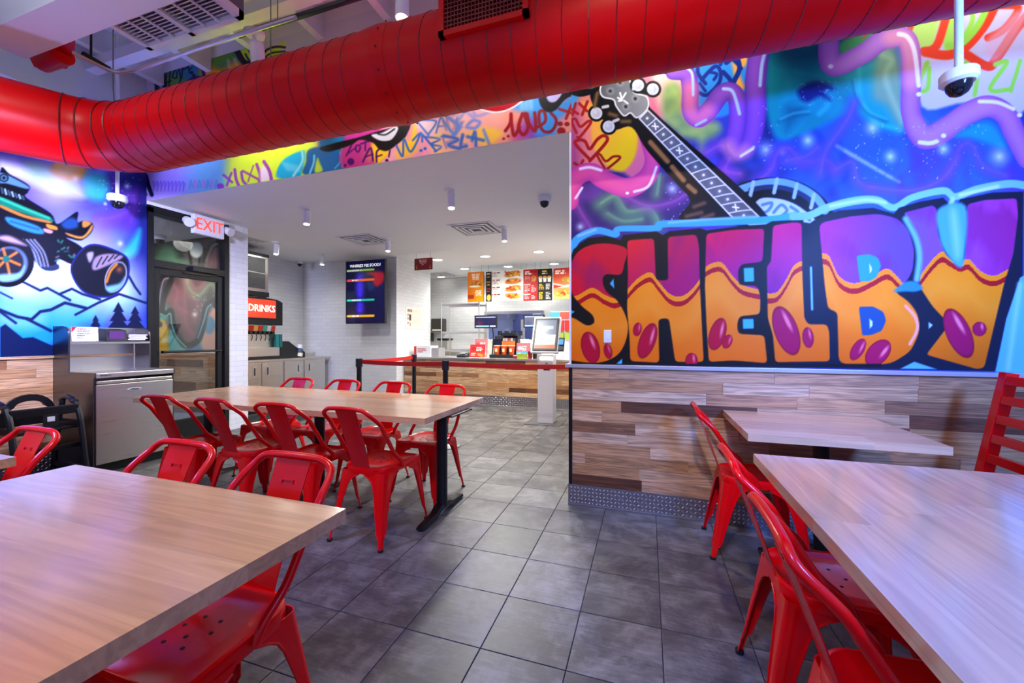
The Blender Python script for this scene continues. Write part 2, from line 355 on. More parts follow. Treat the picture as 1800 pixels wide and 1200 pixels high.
def grad(c0, c1, p0, p1):
    c0, c1 = rgb(c0), rgb(c1); dx, dy = p1[0]-p0[0], p1[1]-p0[1]; ll = dx*dx+dy*dy
    return lambda x, y: c0+(c1-c0)*np.clip(((x-p0[0])*dx+(y-p0[1])*dy)/ll, 0, 1)[:, None]
def tubecol(core, edge, tint=None):
    core, edge = rgb(core), rgb(edge)
    def f(q, x, y):
        c = core+(edge-core)*(q**2)[:, None]
        return c if tint is None else tint(c, x, y)
    return f
def grid_mesh(name, P0, U, V, nu, nv, m, parent, painter, base='#808080', px=True, hide=None):
    """flat grid P0 + u*U + v*V; painter(canvas) works in photo-sized units (px) or in 0..1 board units"""
    a, b = np.meshgrid(np.linspace(0, 1, nu+1), np.linspace(0, 1, nv+1)); a = a.ravel(); b = b.ravel()
    co = np.array(P0)[None]+a[:, None]*np.array(U)[None]+b[:, None]*np.array(V)[None]
    if px:      # coordinates of the painting: the flat wall seen square from the room's eye point
        dep = -sT*co[:, 0]+cT*co[:, 1]; x = 900+F_PX*(cT*co[:, 0]+sT*co[:, 1])/dep; y = CY-F_PX*(co[:, 2]-CAM_H)/dep
    else: x, y = a*1000*np.linalg.norm(U)/np.linalg.norm(V), (1-b)*1000
    cv = Canvas(x, y, base); painter(cv)
    i = np.arange((nu+1)*(nv+1)).reshape(nv+1, nu+1); q = np.stack([i[:-1, :-1], i[:-1, 1:], i[1:, 1:], i[1:, :-1]], -1).reshape(-1, 4)
    if hide is not None: q = q[~hide(co[q].mean(1))]
    me = bpy.data.meshes.new(name); l = np.array(rootloc(parent)) if parent is not None else np.zeros(3)
    me.vertices.add(len(co)); me.vertices.foreach_set('co', (co-l).astype(np.float32).ravel())
    me.loops.add(q.size); me.loops.foreach_set('vertex_index', q.ravel().astype(np.int32)); me.polygons.add(len(q)); me.polygons.foreach_set('loop_start', np.arange(0, q.size, 4, dtype=np.int32))
    me.update(calc_edges=True)
    c = np.clip(cv.c, 0, 255)/255; c = np.where(c <= .04045, c/12.92, ((c+.055)/1.055)**2.4)
    at = me.color_attributes.new('Col', 'FLOAT_COLOR', 'POINT'); at.data.foreach_set('color', np.hstack([c, np.ones((len(c), 1))]).astype(np.float32).ravel())
    me.materials.append(m); o = bpy.data.objects.new(name, me); COL.objects.link(o)
    if parent is not None: o.parent = parent
    return o

# ================================================================ the setting
D = 2.97          # mural wall
XL = -5.25        # left wall
HD = 2.74         # soffit over the queue and the kitchen
ZC = 4.2          # open ceiling of the dining room
XR = 1.97
# floor: grout bed and single tiles
floor = struct(MB().box(-8.2, 2.6, -1.2, 9.6, -.12, -.005).build('floor', m_grout))
TS = .34
def tile_mesh(n):
    h = TS/2-.0022; b = MB().box(-h, h, -h, h, -.008, 0); return b.mesh('tile', False, .0012)
tme = tile_mesh(0); tme.materials.append(m_tile)
cells = []
for i in range(-24, 9):
    for j in range(-8, 24):
        x, y = -.283+(i+.5)*TS, 1.473+(j+.5)*TS
        if not (-8.1 < x < 2.5 and -1.1 < y < 9.4): continue
        if x < XL+.1 and y < 3.9 and x < -7.4: continue
        dep = -sT*x+cT*y; r = cT*x+sT*y
        vis = dep > .35 and abs(r/dep) < 1.4 and CAM_H/dep < 1.1 and not (x > -.4 and y > 3.05)
        cells.append((0 if vis else 1, dep if dep > 0 else 99, x, y))
cells.sort()
rest = MB()
for k, (nv, dp, x, y) in enumerate(cells):
    if k < 300 and not nv:
        o = bpy.data.objects.new('tile', tme); COL.objects.link(o); o.location = (x, y, 0); o.parent = floor
    else: h = TS/2-.0022; rest.box(x-h, x+h, y-h, y+h, -.008, 0)
o = rest.build('tiles', m_tile, floor); o['kind'] = 'stuff'

def planks(parent, m, axis, a0, a1, z0, z1, face, depth, rows, seed, lmin=.28, lmax=1.05):
    """rows of butted boards on a wall; axis 'x' boards run along X at Y=face, axis 'y' along Y at X=face"""
    rnd = random.Random(seed); h = (z1-z0)/rows
    for r in range(rows):
        a = a0-rnd.uniform(0, .5)
        while a < a1:
            e = a+rnd.uniform(lmin, lmax); b0, b1 = max(a, a0), min(e, a1); a = e
            if b1-b0 < .02: continue
            if a1-b1 < .08: b1 = a1; a = a1
            d = depth+rnd.uniform(-.0012, .0012); g = .0007; zz0, zz1 = z0+r*h+g, z0+(r+1)*h-g; mid = ((b0+b1)/2, (zz0+zz1)/2); hl = (b1-b0)/2-g
            mb = MB()
            if axis == 'x': mb.box(mid[0]-hl, mid[0]+hl, face-d, face, zz0, zz1); org = (mid[0], face, mid[1])
            else: mb.box(face, face+d, mid[0]-hl, mid[0]+hl, zz0, zz1); org = (face, mid[0], mid[1])
            mb.build('plank', m, parent, origin=org)
def lugs(parent, axis, a0, a1, z0, z1, face, pitch=.026):
    """raised pattern of diamond plate"""
    mb = MB(); ca = {}
    na, nz = int((a1-a0)/pitch), int((z1-z0)/pitch)
    for i in range(na):
        for k in range(nz):
            a, z = a0+(i+.5)*pitch, z0+(k+.5)*pitch; t = R(45 if (i+k) % 2 else -45); c, s_ = math.cos(t), math.sin(t); l, w = .0125, .0042
            pr = [(a+l*c, z+l*s_), (a-w*s_, z+w*c), (a-l*c, z-l*s_), (a+w*s_, z-w*c)]
            if axis == 'x': vs = [(p, face, q) for p, q in pr]+[(a, face-.0038, z)]
            else: vs = [(face, p, q) for p, q in pr]+[(face+.0038, a, z)]
            mb.add(vs, [(0, 1, 4), (1, 2, 4), (2, 3, 4), (3, 0, 4)])
    o = mb.build('lugs', m_lug, parent); o['kind'] = 'stuff'

# --- mural wall (right of the opening)
wf = struct(MB().box(-.545, XR+.15, D, D+.16, 0, ZC).build('wall_front', m_white))
planks(wf, m_hick, 'x', -.52, XR, .150, 1.005, D, .012, 11, 11)
MB().box(-.547, -.522, D-.014, D+.002, .15, 1.005).build('edge_strip', m_blk, wf)
cap = struct(MB().box(-.57, XR, D-.035, D+.18, 1.005, 1.030).build('trim_1', m_trim, None, bevel=.002))
bb = struct(MB().box(-.55, XR, D-.016, D, 0, .150).build('baseboard_front', m_dp, None, bevel=.001))
lugs(bb, 'x', -.54, 1.2, .012, .148, D-.016)
MB().box(-.55, XR, D-.026, D-.016, 0, .012).build('edge_strip', m_dp, bb)
# --- wall over the opening
wh = struct(MB().box(XL, -.545, D, D+.16, HD, ZC).build('wall_header', m_white))
# --- left wall with doorway
DY0, DY1 = 3.03, 3.83
wl = MB().box(XL-.16, XL, -1.2, DY0-.06, 0, ZC).box(XL-.16, XL, DY0-.06, DY1+.06, 2.70, ZC).box(XL-.16, XL, DY1+.06, 4.16, 0, HD)
wl = struct(wl.build('wall_left', m_white))
planks(wl, m_hicky, 'y', .6, DY0-.06, .18, 1.035, XL, .012, 10, 23)
struct(MB().box(XL, XL+.03, .4, DY0-.06, 1.035, 1.057).build('trim_2', m_hicky))
b2 = struct(MB().box(XL, XL+.014, .4, DY0-.06, 0, .18).build('baseboard_left', m_dp)); lugs(b2, 'y', 1.2, 2.9, .012, .17, XL+.014)
wc = struct(MB().box(XL-.165, XL+.006, DY1+.065, 4.165, 0, HD-.002).build('wall_column', m_bry))
# --- alcove for the drinks, wall with the order screen, kitchen
XA = -6.67
struct(MB().box(XA-.1, XL-.16, 4.02, 4.16, 0, HD).build('wall_alcove_front', m_white))
struct(MB().box(XA-.1, XA, 4.1, 6.6, 0, HD).build('wall_alcove', m_bry))
struct(MB().box(XA-.1, -4.45, 6.5, 6.62, 0, HD).build('wall_screen', m_brx))
struct(MB().box(-4.452, -4.446, 6.502, 7.75, 0, HD).box(-4.57, -4.449, 7.63, 7.75, 0, HD).build('wall_pillar', m_bry))
struct(MB().box(-5.6, -5.5, 7.7, 9.3, 0, HD).build('wall_kitchen_side', m_bry))
struct(MB().box(-5.6, -4.56, 7.62, 7.75, 0, HD).build('wall_kitchen_near', m_brx))
PW0, PW1 = onY(856, 552, 9.2), onY(953, 640, 9.2)
wk = MB().box(-5.6, PW0.x, 9.2, 9.32, 0, HD).box(PW1.x, .6, 9.2, 9.32, 0, HD).box(PW0.x, PW1.x, 9.2, 9.32, PW0.z, HD).box(PW0.x, PW1.x, 9.2, 9.32, 0, 1.0)
struct(wk.build('wall_kitchen_back', m_brx))
struct(MB().box(-.83, 1.5, 5.5, 5.62, 0, HD).build('wall_partition', m_brx))
struct(MB().box(-.83, -.7, 5.62, 9.3, 0, HD).build('wall_partition_side', m_bry))
struct(MB().box(XR, 2.1, -1.2, D+.1, 0, 1.0).build('wall_right', m_white))
struct(MB().box(XL-.16, 2.1, -1.32, -1.2, 0, .85).box(XL-.16, XL+.3, -1.32, -1.2, .85, ZC).box(1.7, 2.1, -1.32, -1.2, .85, ZC).box(XL-.16, 2.1, -1.32, -1.2, 3.3, ZC).build('wall_back', m_white))  # unseen knee wall, put in to cut low ambient light under the tables
ck = struct(MB().box(-6.8, -.545, D+.001, 9.4, HD-.002, HD+.12).box(-.545, 1.6, D+.16, 9.4, HD-.002, HD+.12).build('ceiling_kitchen', m_ceil))
# --- beyond the pass-through: back kitchen
struct(MB().box(-5, 0, 11.2, 11.3, 0, HD).box(-5, 0, 9.3, 11.3, HD, HD+.1).build('wall_back_kitchen', m_white))
spot((-2.4, 10.3, 2.6), (-2.4, 10.3, 0), 60, 160, 'cool', .6, .1)
# --- dining room ceiling: deck, joists, dropped beam
ce = struct(MB().box(-6, 2.3, -1.4, D+.2, ZC, ZC+.1).build('ceiling', m_white))
for k in range(11):
    x = -5.0+k*.72
    MB().box(x-.035, x+.035, -1.3, D, ZC-.24, ZC).build('joist', m_white, ce)
for y in (.5, 1.62, 2.5): MB().box(XL, XR, y-.05, y+.05, ZC-.34, ZC-.24).build('girder', m_white, ce)
MB().tube([(XL+.2, -.6, 3.42), (XL+.2, D, 3.42)], .05, 4).build('ledger', m_white, ce)
struct(MB().box(-4.46, XR, 1.498, 1.744, 3.33, ZC-.35).build('ceiling_beam', m_ceil))
# --- door in the left wall
door = struct(bpy.data.objects.new('door_1', None)); COL.objects.link(door); door.location = (XL, (DY0+DY1)/2, 0)
fr = MB(); X0, X1 = XL-.10, XL+.02
fr.box(X0, X1, DY0-.06, DY0, 0, 2.68).box(X0, X1, DY1, DY1+.06, 0, 2.68).box(X0, X1, DY0-.06, DY1+.06, 2.62, 2.70).box(X0, X1, DY0, DY1, 2.02, 2.10)
fr.build('door_frame', m_blk, door, bevel=.003)
lf = MB(); lf.box(XL-.06, XL-.01, DY0+.005, DY0+.07, .02, 2.01).box(XL-.06, XL-.01, DY1-.07, DY1-.005, .02, 2.01).box(XL-.06, XL-.01, DY0+.07, DY1-.07, 1.94, 2.01).box(XL-.06, XL-.01, DY0+.07, DY1-.07, .02, .25)
leaf = lf.build('door_leaf', m_blk, door, bevel=.003)
MB().box(XL-.04, XL-.032, DY0+.07, DY1-.07, .25, 1.94).build('pane', m_glass, leaf)
MB().box(XL-.06, XL-.052, DY0, DY1, 2.10, 2.62).build('pane', m_glass, door)
MB().cyl((XL+.03, DY0+.08, 1.06), (XL+.03, DY1-.05, 1.06), .013).cbox((XL+.015, DY0+.1, 1.06), .05, .03, .03).cbox((XL+.015, DY1-.06, 1.06), .05, .03, .03).build('push_bar', m_blk, leaf)
MB().cbox((XL+.05, DY0+.52, 2.055), .07, .30, .06).cbox((XL+.10, DY0+.40, 1.985), .02, .30, .016).build('door_closer', m_blk, door, bevel=.004)
# --- lobby behind the glass: ceiling, painted wall, boarded dado
LBX = -7.3
lob = struct(MB().box(LBX-.1, LBX, 2.2, 6.2, 0, 2.95).build('wall_lobby', m_white))
struct(MB().box(LBX-.1, XL-.16, 2.2, 4.02, 2.62, 2.72).build('ceiling_lobby', m_ceil))
struct(MB().box(LBX-.1, XL-.16, 4.0, 4.02, 0, 2.62).build('wall_lobby_end', m_white))
spot((-6.1, 3.2, 2.55), (-6.6, 3.9, 0), 85, 150, 'neutral', .6, .08)
le = bpy.data.objects['wall_lobby_end']
planks(le, m_hick, 'x', LBX, XL-.17, .18, 1.02, 4.0, .012, 8, 31)
planks(lob, m_hicky, 'y', 2.6, 4.0, .18, 1.02, LBX, .012, 8, 33)

# ================================================================ murals
def stars(cv, x0, y0, x1, y1, n, seed, r=1.0, bright=.9):
    q = random.Random(seed)
    for _ in range(n): cv.ell((q.uniform(x0, x1), q.uniform(y0, y1)), r*q.uniform(.4, 1.1), r*q.uniform(.4, 1.1), 0, '#e8f0ff', .6, bright*q.uniform(.4, 1))
def nebula(cv, seeds, cols, k=.02):
    for s, c, a in zip(seeds, cols, (1,)*9): cv.put(np.arange(len(cv.x)), c, np.clip(wob(cv.x, cv.y, k, s)*2.6-1.2, 0, 1)*.8)
def smoke(cv, pts, w, c, hi):
    cv.stroke(pts, w, c, 12, a=.8); cv.stroke(pts, w*.5, hi, 9, a=.35); cv.stroke([(x+w*.16, y-w*.16) for x, y in pts], w*.12, hi, 3, a=.6)
def worm(cv, pts, w, core, edge, tint=None):
    cv.stroke(pts, w, None, .8, inner=tubecol(core, edge, tint))
def bean(cv, c, rx, ry, rot, col='#b00e2c', hi='#e87a8c'):
    cv.ell(c, rx, ry, rot, '#7d0a24'); cv.ell(c, rx*.93, ry*.93, rot, col, 1.5)
    co, si = math.cos(rot), math.sin(rot); ox, oy = rx*.36, -ry*.34
    cv.ell((c[0]+ox*co-oy*si, c[1]+ox*si+oy*co), rx*.17, ry*.42, rot-.1, hi, 1.5)

def paint_main(cv):
    cv.c[:] = rgb('#2a2a86')
    i = np.arange(len(cv.x))
    cv.put(i, grad('#3a2468', '#2a55cc', (1000, 400), (1500, 250)), np.full(len(i), .9, np.float32))
    nebula(cv, (3, 8, 12), ('#1a1a58', '#5a36b0', '#2f6ad8'), .014)
    cv.put(i, '#7a2f9a', np.clip(1-np.hypot((cv.x-1040)/90, (cv.y-360)/60), 0, 1)*.9)
    # upper left: pink and orange ground with yellow patch
    cv.frame(1000, 0, 3)
    cv.poly([(0, 380), (130, 420), (420, 330), (500, 560), (480, 780), (380, 960), (260, 900), (0, 880)], grad('#e58a72', '#e8709a', (1000, 200), (1150, 260)), 4)
    cv.poly([(0, 560), (40, 560), (60, 860), (0, 900)], '#a2408e', 14)
    cv.poly([(60, 540), (200, 560), (300, 640), (360, 700), (350, 820), (290, 900), (210, 880), (130, 780), (110, 620)], grad('#f2a24a', '#f6cf1e', (1040, 210), (1100, 250)), 3)
    cv.poly([(0, 480), (60, 470), (30, 560), (0, 570)], '#3f9be0', 4)
    cv.poly([(430, 330), (560, 330), (620, 480), (520, 620), (470, 560), (440, 420)], '#f2b6ae', 6)
    cv.poly([(410, 350), (490, 345), (530, 375), (470, 390)], '#f0562c', 2)
    cv.poly([(490, 345), (640, 310), (600, 370), (530, 395)], '#6a1030', 2)
    cv.stroke([(430, 380), (490, 395), (540, 390), (600, 360), (632, 320)], 8, '#f0f0f4', 1)
    # hearts
    R1 = '#a3151a'
    cv.stroke([(40, 700), (15, 640), (35, 628), (60, 668), (100, 640), (115, 648), (60, 720), (45, 722)], 14, R1); cv.stroke([(110, 840), (35, 760), (50, 738), (85, 745), (110, 785), (150, 735), (185, 715), (200, 745), (110, 848)], 17, R1)
    cv.stroke([(190, 890), (150, 820), (165, 815), (195, 850), (235, 825), (270, 832), (205, 888)], 13, R1); cv.stroke([(30, 860), (60, 880)], 16, R1); cv.stroke([(75, 845), (60, 875)], 14, R1)
    cv.stroke([(10, 575), (48, 600)], 14, R1); cv.stroke([(35, 545), (20, 605)], 14, R1); cv.stroke([(55, 545), (95, 585)], 15, R1); cv.stroke([(98, 535), (70, 605)], 15, R1)
    # blue graffiti patch and green smoke
    cv.poly([(560, 390), (700, 290), (880, 245), (960, 260), (930, 420), (900, 560), (780, 620), (680, 560), (650, 450)], '#2a82d8', 3)
    cv.poly([(860, 265), (930, 245), (940, 330), (900, 380), (925, 460), (890, 470), (860, 330)], '#f0a03a', 4)
    for p, w in (([(690, 290), (680, 380), (720, 440)], 20), ([(700, 420), (770, 350), (800, 380), (790, 440), (730, 500), (690, 490)], 20), ([(740, 380), (780, 390), (765, 420)], 16), ([(690, 440), (720, 480)], 16), ([(770, 300), (810, 290), (800, 340)], 18), ([(830, 330), (880, 300), (900, 360), (870, 430)], 26), ([(840, 290), (910, 360)], 18), ([(815, 380), (860, 440), (850, 520)], 24)): cv.stroke(p, w, '#10257e', 1)
    cv.poly([(1070, 220), (1200, 190), (1320, 200), (1500, 250), (1560, 420), (1500, 560), (1380, 640), (1250, 700), (1120, 740), (1060, 660), (1040, 500)], '#0f8a92', 6)
    cv.poly([(1080, 240), (1300, 210), (1420, 240), (1300, 330), (1120, 330)], '#0a5f74', 14)
    cv.poly([(500, 470), (560, 430), (620, 520), (640, 640), (760, 640), (800, 690), (720, 740), (600, 720), (500, 620)], '#7a9a62', 8)
    for p, w in (([(540, 450), (580, 540), (520, 620), (560, 650)], 14), ([(520, 500), (590, 490), (600, 580)], 10), ([(600, 700), (690, 700), (700, 790)], 16), ([(660, 690), (780, 660)], 10)): cv.stroke(p, w*1.6, '#b4cc62', 9, a=.6)
    # left worm and smoke
    cv.poly([(130, 1060), (240, 1000), (420, 980), (560, 880), (640, 1040), (620, 1180), (420, 1190), (60, 1200), (30, 1060)], '#33226a', 8)
    for p, w in (([(160, 1080), (240, 1040), (300, 1120), (420, 1110), (470, 1190)], 60), ([(200, 1130), (280, 1170), (380, 1160)], 40), ([(420, 960), (470, 930), (460, 1030)], 36)): smoke(cv, p, w, '#4d8a66', '#8cc88c')
    for p, w in (([(20, 1040), (60, 1120), (110, 1200)], 26), ([(300, 1040), (420, 1090), (560, 1060), (640, 1000)], 26), ([(720, 810), (800, 770), (850, 820), (820, 900), (900, 920)], 34)): smoke(cv, p, w, '#8a3a9e', '#b060c0')
    worm(cv, [(0, 1060), (25, 950), (110, 905), (190, 950), (310, 990), (410, 935), (440, 840), (400, 720)], [100, 100, 95, 100, 105, 95, 80, 60], '#e9529c', '#c03a9a')
    for p, w in (([(60, 890), (110, 882), (170, 898)], 15), ([(35, 1045), (70, 990)], 12), ([(345, 1010), (420, 980), (462, 880)], 13)): cv.stroke(p, w, '#f3e2f6', 1.2)
    cv.ell((308, 1018), 9, 7, 0, '#fff')
    # purple worms
    def tint(c, x, y): return c
    worm(cv, [(545, 385), (620, 390), (640, 470), (640, 580), (680, 625), (740, 580), (800, 500), (850, 480), (885, 520), (890, 640), (870, 760), (905, 800), (960, 740), (985, 600), (985, 420), (1010, 230)], [70, 90, 90, 90, 95, 95, 95, 95, 95, 95, 100, 95, 100, 110, 110, 110], '#8a4ac0', '#5a2f9e', None)
    cv.stroke([(640, 470), (640, 580), (680, 625), (730, 590)], 80, '#e8709a', 9, a=.75)
    for p, w in (([(615, 355), (650, 390), (655, 500)], 14), ([(815, 468), (865, 485), (900, 600)], 17), ([(1050, 225), (1020, 330), (1008, 450)], 18), ([(905, 825), (975, 775)], 15), ([(670, 660), (722, 632)], 13)): cv.stroke(p, w, '#a8c2f6', 1.2)
    cv.stroke([(840, 770), (880, 815), (930, 800)], 60, '#f090a0', 10, a=.75)
    cv.stroke([(908, 822), (970, 785)], 13, '#f6eaf8', 1.2)
    stars(cv, 1000, 560, 1200, 900, 60, 5, 3.5); stars(cv, 480, 880, 640, 1160, 24, 6, 4)
    for p, r in (((545, 995), 60), ((1040, 790), 80), ((60, 1195), 40), ((1125, 800), 40)): cv.glow(p, r, '#cfe0ff', .95)
    smoke(cv, [(990, 960), (1060, 900), (1090, 820), (1150, 790), (1230, 860), (1340, 850), (1400, 900)], 60, '#6038b8', '#9058d0')
    # banjo: head rim, pot, neck, headstock
    K, G, Wt = '#0d0d10', '#6e7078', '#e6e8ee'
    cv.poly([(850, 1180), (870, 1000), (960, 950), (1100, 935), (1220, 960), (1320, 1020), (1390, 1110), (1380, 1200)], K, 1)
    cv.stroke([(900, 1000), (1000, 970), (1110, 960), (1210, 985), (1300, 1040), (1350, 1110)], 42, '#6fa8ee', 1.2); cv.stroke([(960, 1000), (1060, 985), (1170, 1000), (1260, 1045), (1310, 1100)], 26, '#20305a', 1)
    for x, y in ((965, 990), (1090, 975), (1195, 1000), (1285, 1055)): cv.stroke([(x-8, y+40), (x+8, y-30)], 20, '#9cc4f4', 1)
    cv.poly([(960, 1200), (990, 1060), (1090, 1045), (1200, 1080), (1300, 1160), (1310, 1200)], '#b8d4fa', 1.2)
    for p in ([(1020, 1080), (1070, 1070), (1050, 1110), (1000, 1130)], [(1080, 1120), (1120, 1080), (1150, 1110), (1120, 1140)], [(1170, 1090), (1210, 1120), (1190, 1150)], [(1230, 1130), (1270, 1160)], [(1010, 1160), (1060, 1150), (1080, 1180)]): cv.stroke(p, 16, '#5a86cc', 1)
    cv.poly([(120, 460), (240, 400), (330, 410), (420, 480), (430, 570), (900, 985), (1040, 1130), (1040, 1165), (600, 1165), (640, 1060), (560, 960), (410, 790), (330, 670), (230, 680), (130, 560)], K, 1, True)
    for p in ([(430, 750), (520, 850)], [(545, 880), (605, 950)], [(630, 980), (665, 1010)]): cv.stroke(p, 26, '#9c6a3a', 2, False)
    for p in ([(660, 1090), (715, 1070)], [(620, 1140), (700, 1120)], [(700, 1150), (760, 1130)]): cv.stroke(p, 20, '#6a4a3a', 3, False)
    neck = [(372, 625), (415, 580), (1010, 1150), (880, 1165)]
    cv.poly(neck, '#5e6068', 1, False, edge=Wt, ew=2.4)
    NL, NR = np.array([(372, 625), (880, 1165)], float), np.array([(415, 580), (1010, 1150)], float); N_ = 13
    for k in range(N_+1):
        u = (k/N_); a_, b_ = NL[0]+(NL[1]-NL[0])*u, NR[0]+(NR[1]-NR[0])*u; cv.stroke([tuple(a_), tuple((a_+b_)/2+np.array([6, -4])), tuple(b_)], 6, Wt, .8)
        if k < N_:
            m_ = (a_+b_)/2+(NL[1]-NL[0])/N_/2; cv.glow(tuple(m_), 34, '#9a9ca6', .6)
            if k in (1, 4, 11): cv.stroke([tuple(m_-[16, 2]), tuple(m_+[16, 2])], 7, '#fff', .6); cv.stroke([tuple(m_-[3, 17]), tuple(m_+[3, 17])], 7, '#fff', .6)
            else: cv.ell(tuple(m_), 7, 7, 0, '#e8eaf0', .6)
    cv.poly([(165, 470), (190, 415), (240, 405), (280, 420), (310, 400), (330, 450), (345, 490), (410, 510), (415, 570), (360, 620), (325, 595), (290, 610), (250, 560), (235, 525), (180, 510)], grad('#54565c', '#8b8e94', (1060, 140), (1130, 190)), 1, True, edge=Wt, ew=2.6)
    for p in ((270, 435), (218, 480), (350, 520), (300, 562)): cv.glow(p, 34, '#d6d8dc', .8); cv.ell(p, 11, 11, 0, '#505258'); cv.ell(p, 5, 5, 0, '#18181a')
    for p in ([(280, 525), (270, 490)], [(285, 515), (300, 490)], [(275, 525), (258, 515)], [(290, 530), (310, 545)], [(280, 530), (262, 532)]): cv.stroke(p, 9, '#f4f4f4', .8)
    for p in ((145, 597), (210, 667), (365, 450), (443, 470)): cv.ell(p, 44, 44, 0, K); cv.ell(p, 31, 31, 0, '#e0e2ec'); cv.ell(p, 24, 24, 0, '#b4b8cc', 3); cv.glow((p[0]-6, p[1]-6), 22, '#eef0f8', .7)
    for p in ([(180, 565), (205, 560)], [(235, 640), (260, 630)], [(345, 455), (340, 470)], [(430, 490), (440, 480)]): cv.stroke(p, 16, '#c8cad4', 1)
    for p in ([(150, 490), (135, 560)], [(215, 600), (250, 610)], [(280, 640), (320, 640)]): cv.stroke(p, 18, '#7a5a38', 3)
    cv.stroke([(-20, 465), (60, 490), (130, 470)], 40, K); cv.poly([(60, 455), (140, 430), (160, 440), (120, 465)], '#c8c8e4', 2)
    # ---- right part
    cv.frame(1400, 0, 3)
    cv.poly([(0, 380), (60, 400), (200, 400), (280, 440), (330, 600), (450, 680), (560, 690), (560, 520), (470, 330), (380, 320), (240, 400), (60, 390)], '#11a0a6', 8)
    cv.poly([(-60, 440), (60, 420), (170, 480), (260, 560), (200, 610), (60, 600), (0, 690), (-80, 700)], '#1596a2', 8)
    for p in ([(20, 460), (120, 470), (170, 540), (120, 600)], [(-20, 560), (80, 540)], [(330, 360), (340, 520), (420, 640), (540, 680)]): cv.stroke(p, 16, '#3ac4bc', 5, a=.8)
    cv.poly([(10, 470), (90, 430), (160, 440), (200, 470), (150, 480), (180, 530), (120, 510), (60, 540), (20, 520)], '#16246e', 5); stars(cv, 20, 420, 240, 530, 16, 77, 3)
    cv.poly([(-60, 560), (40, 560), (20, 620), (-60, 700)], '#0d6a80', 10)
    for q in ([(-90, 640), (-20, 610), (60, 600)], [(300, 430), (320, 520), (380, 600), (470, 640)]): cv.stroke(q, 14, '#0a5a72', 5, a=.7); cv.stroke([(x+6, y-12) for x, y in q], 7, '#5ad8c8', 3, a=.6)
    cv.poly([(430, 260), (520, 260), (560, 420), (560, 680), (470, 560), (400, 500)], '#7aa484', 10); cv.stroke([(450, 290), (500, 320), (470, 420), (560, 640)], 22, '#a4cc9c', 6, a=.8)
    cv.poly([(240, 120), (470, 80), (430, 190), (340, 235), (250, 200)], '#1c0f22', 1.5, False); cv.poly([(240, 220), (400, 150), (440, 180), (300, 270), (245, 290)], '#3a9a56', 3)
    for p in ([(350, 200), (450, 110)], [(400, 110), (455, 90)]): cv.stroke(p, 8, '#e8401c', 1)
    cv.poly([(475, 90), (1230, -60), (1230, 560), (900, 540), (660, 560), (640, 200), (560, 150), (470, 160)], '#cfc6e8', 3)
    cv.poly([(640, 60), (760, 20), (720, 240), (660, 260), (600, 140)], '#b8e06a', 4); cv.poly([(760, 10), (860, 0), (870, 240), (780, 260)], '#a8dc5a', 3)
    for p, w in (([(600, 150), (640, 50), (690, 40)], 30), ([(670, 270), (740, 240), (800, 60), (840, 0)], 44), ([(680, 275), (800, 290), (900, 240), (1000, 120), (1060, 0)], 50), ([(900, 290), (1010, 350), (1060, 300), (1160, 150), (1240, 60)], 50), ([(1060, 30), (1170, 40), (1100, 150), (1010, 200)], 40)): cv.stroke(p, w, '#f03e1e', 1.5)
    for p, w in (([(800, 240), (870, 230), (960, 130), (1020, 0)], 36), ([(900, 10), (930, 100), (880, 200)], 26), ([(700, 360), (690, 470), (640, 460), (690, 330)], 26), ([(890, 330), (950, 390), (940, 500)], 26), ([(1050, 340), (1110, 330), (1020, 470), (1130, 470)], 26), ([(1180, 320), (1130, 480)], 24)): cv.stroke(p, w, '#98d848', 1.5)
    cv.poly([(1000, 220), (1090, 130), (1160, 60), (1230, 60), (1100, 280), (1020, 320)], '#e8b4d8', 5, a=.6)
    worm(cv, [(180, 110), (180, 340), (330, 295), (450, 215), (560, 195), (600, 260), (605, 430), (605, 600), (670, 725), (790, 680), (900, 600), (1010, 560), (1100, 600), (1150, 700), (1220, 830)], [110, 110, 105, 105, 105, 105, 105, 105, 120, 120, 115, 115, 115, 115, 120], '#c27ad8', '#9450c0')
    cv.stroke([(500, 200), (570, 205), (602, 300), (605, 430)], 84, '#ee92b4', 9, a=.8); cv.stroke([(640, 660), (700, 710), (780, 670), (900, 600), (1000, 560)], 70, '#c886d6', 10, a=.8)
    for p, w in (([(540, 180), (585, 195), (622, 270), (645, 450)], 24), ([(650, 750), (700, 755), (740, 745)], 22), ([(965, 535), (1060, 540), (1145, 575)], 20), ([(200, 135), (205, 165)], 20)): cv.stroke(p, w, '#f4ecfc', 1.2)
    for p in ((645, 497), (776, 715), (180, 350), (1177, 606)): cv.ell(p, 14, 12, 0, '#f4ecfc')
    cv.poly([(840, 720), (950, 650), (1040, 660), (1100, 780), (960, 740)], '#1f9aac', 6)
    for p, w in (([(120, 920), (150, 800), (260, 640), (300, 540)], 50), ([(200, 900), (290, 860), (320, 960), (400, 1000)], 40), ([(800, 920), (860, 780), (920, 770), (980, 880), (1100, 930)], 44), ([(380, 990), (600, 1010), (760, 950), (850, 830)], 40), ([(-60, 850), (40, 830), (110, 780)], 36)): smoke(cv, p, w, '#5a44c0', '#8a62d4')
    stars(cv, 300, 650, 1000, 950, 110, 9, 3.2); stars(cv, 0, 420, 280, 560, 20, 10, 3)
    for p, r in (((400, 675), 70), ((495, 825), 60), ((775, 785), 60), ((1070, 825), 90), ((60, 740), 70)): cv.glow(p, r, '#d8f0ff', .95)
    for k in range(7): cv.stroke([(215+k*44, 770+k*26), (290+k*42, 815+k*24)], 12-k, '#b8c8f8', 4, a=.7)
    # ---- lettering band
    cv.frame(1000, 350, 3.6375)
    sky = '#3fa9e6'
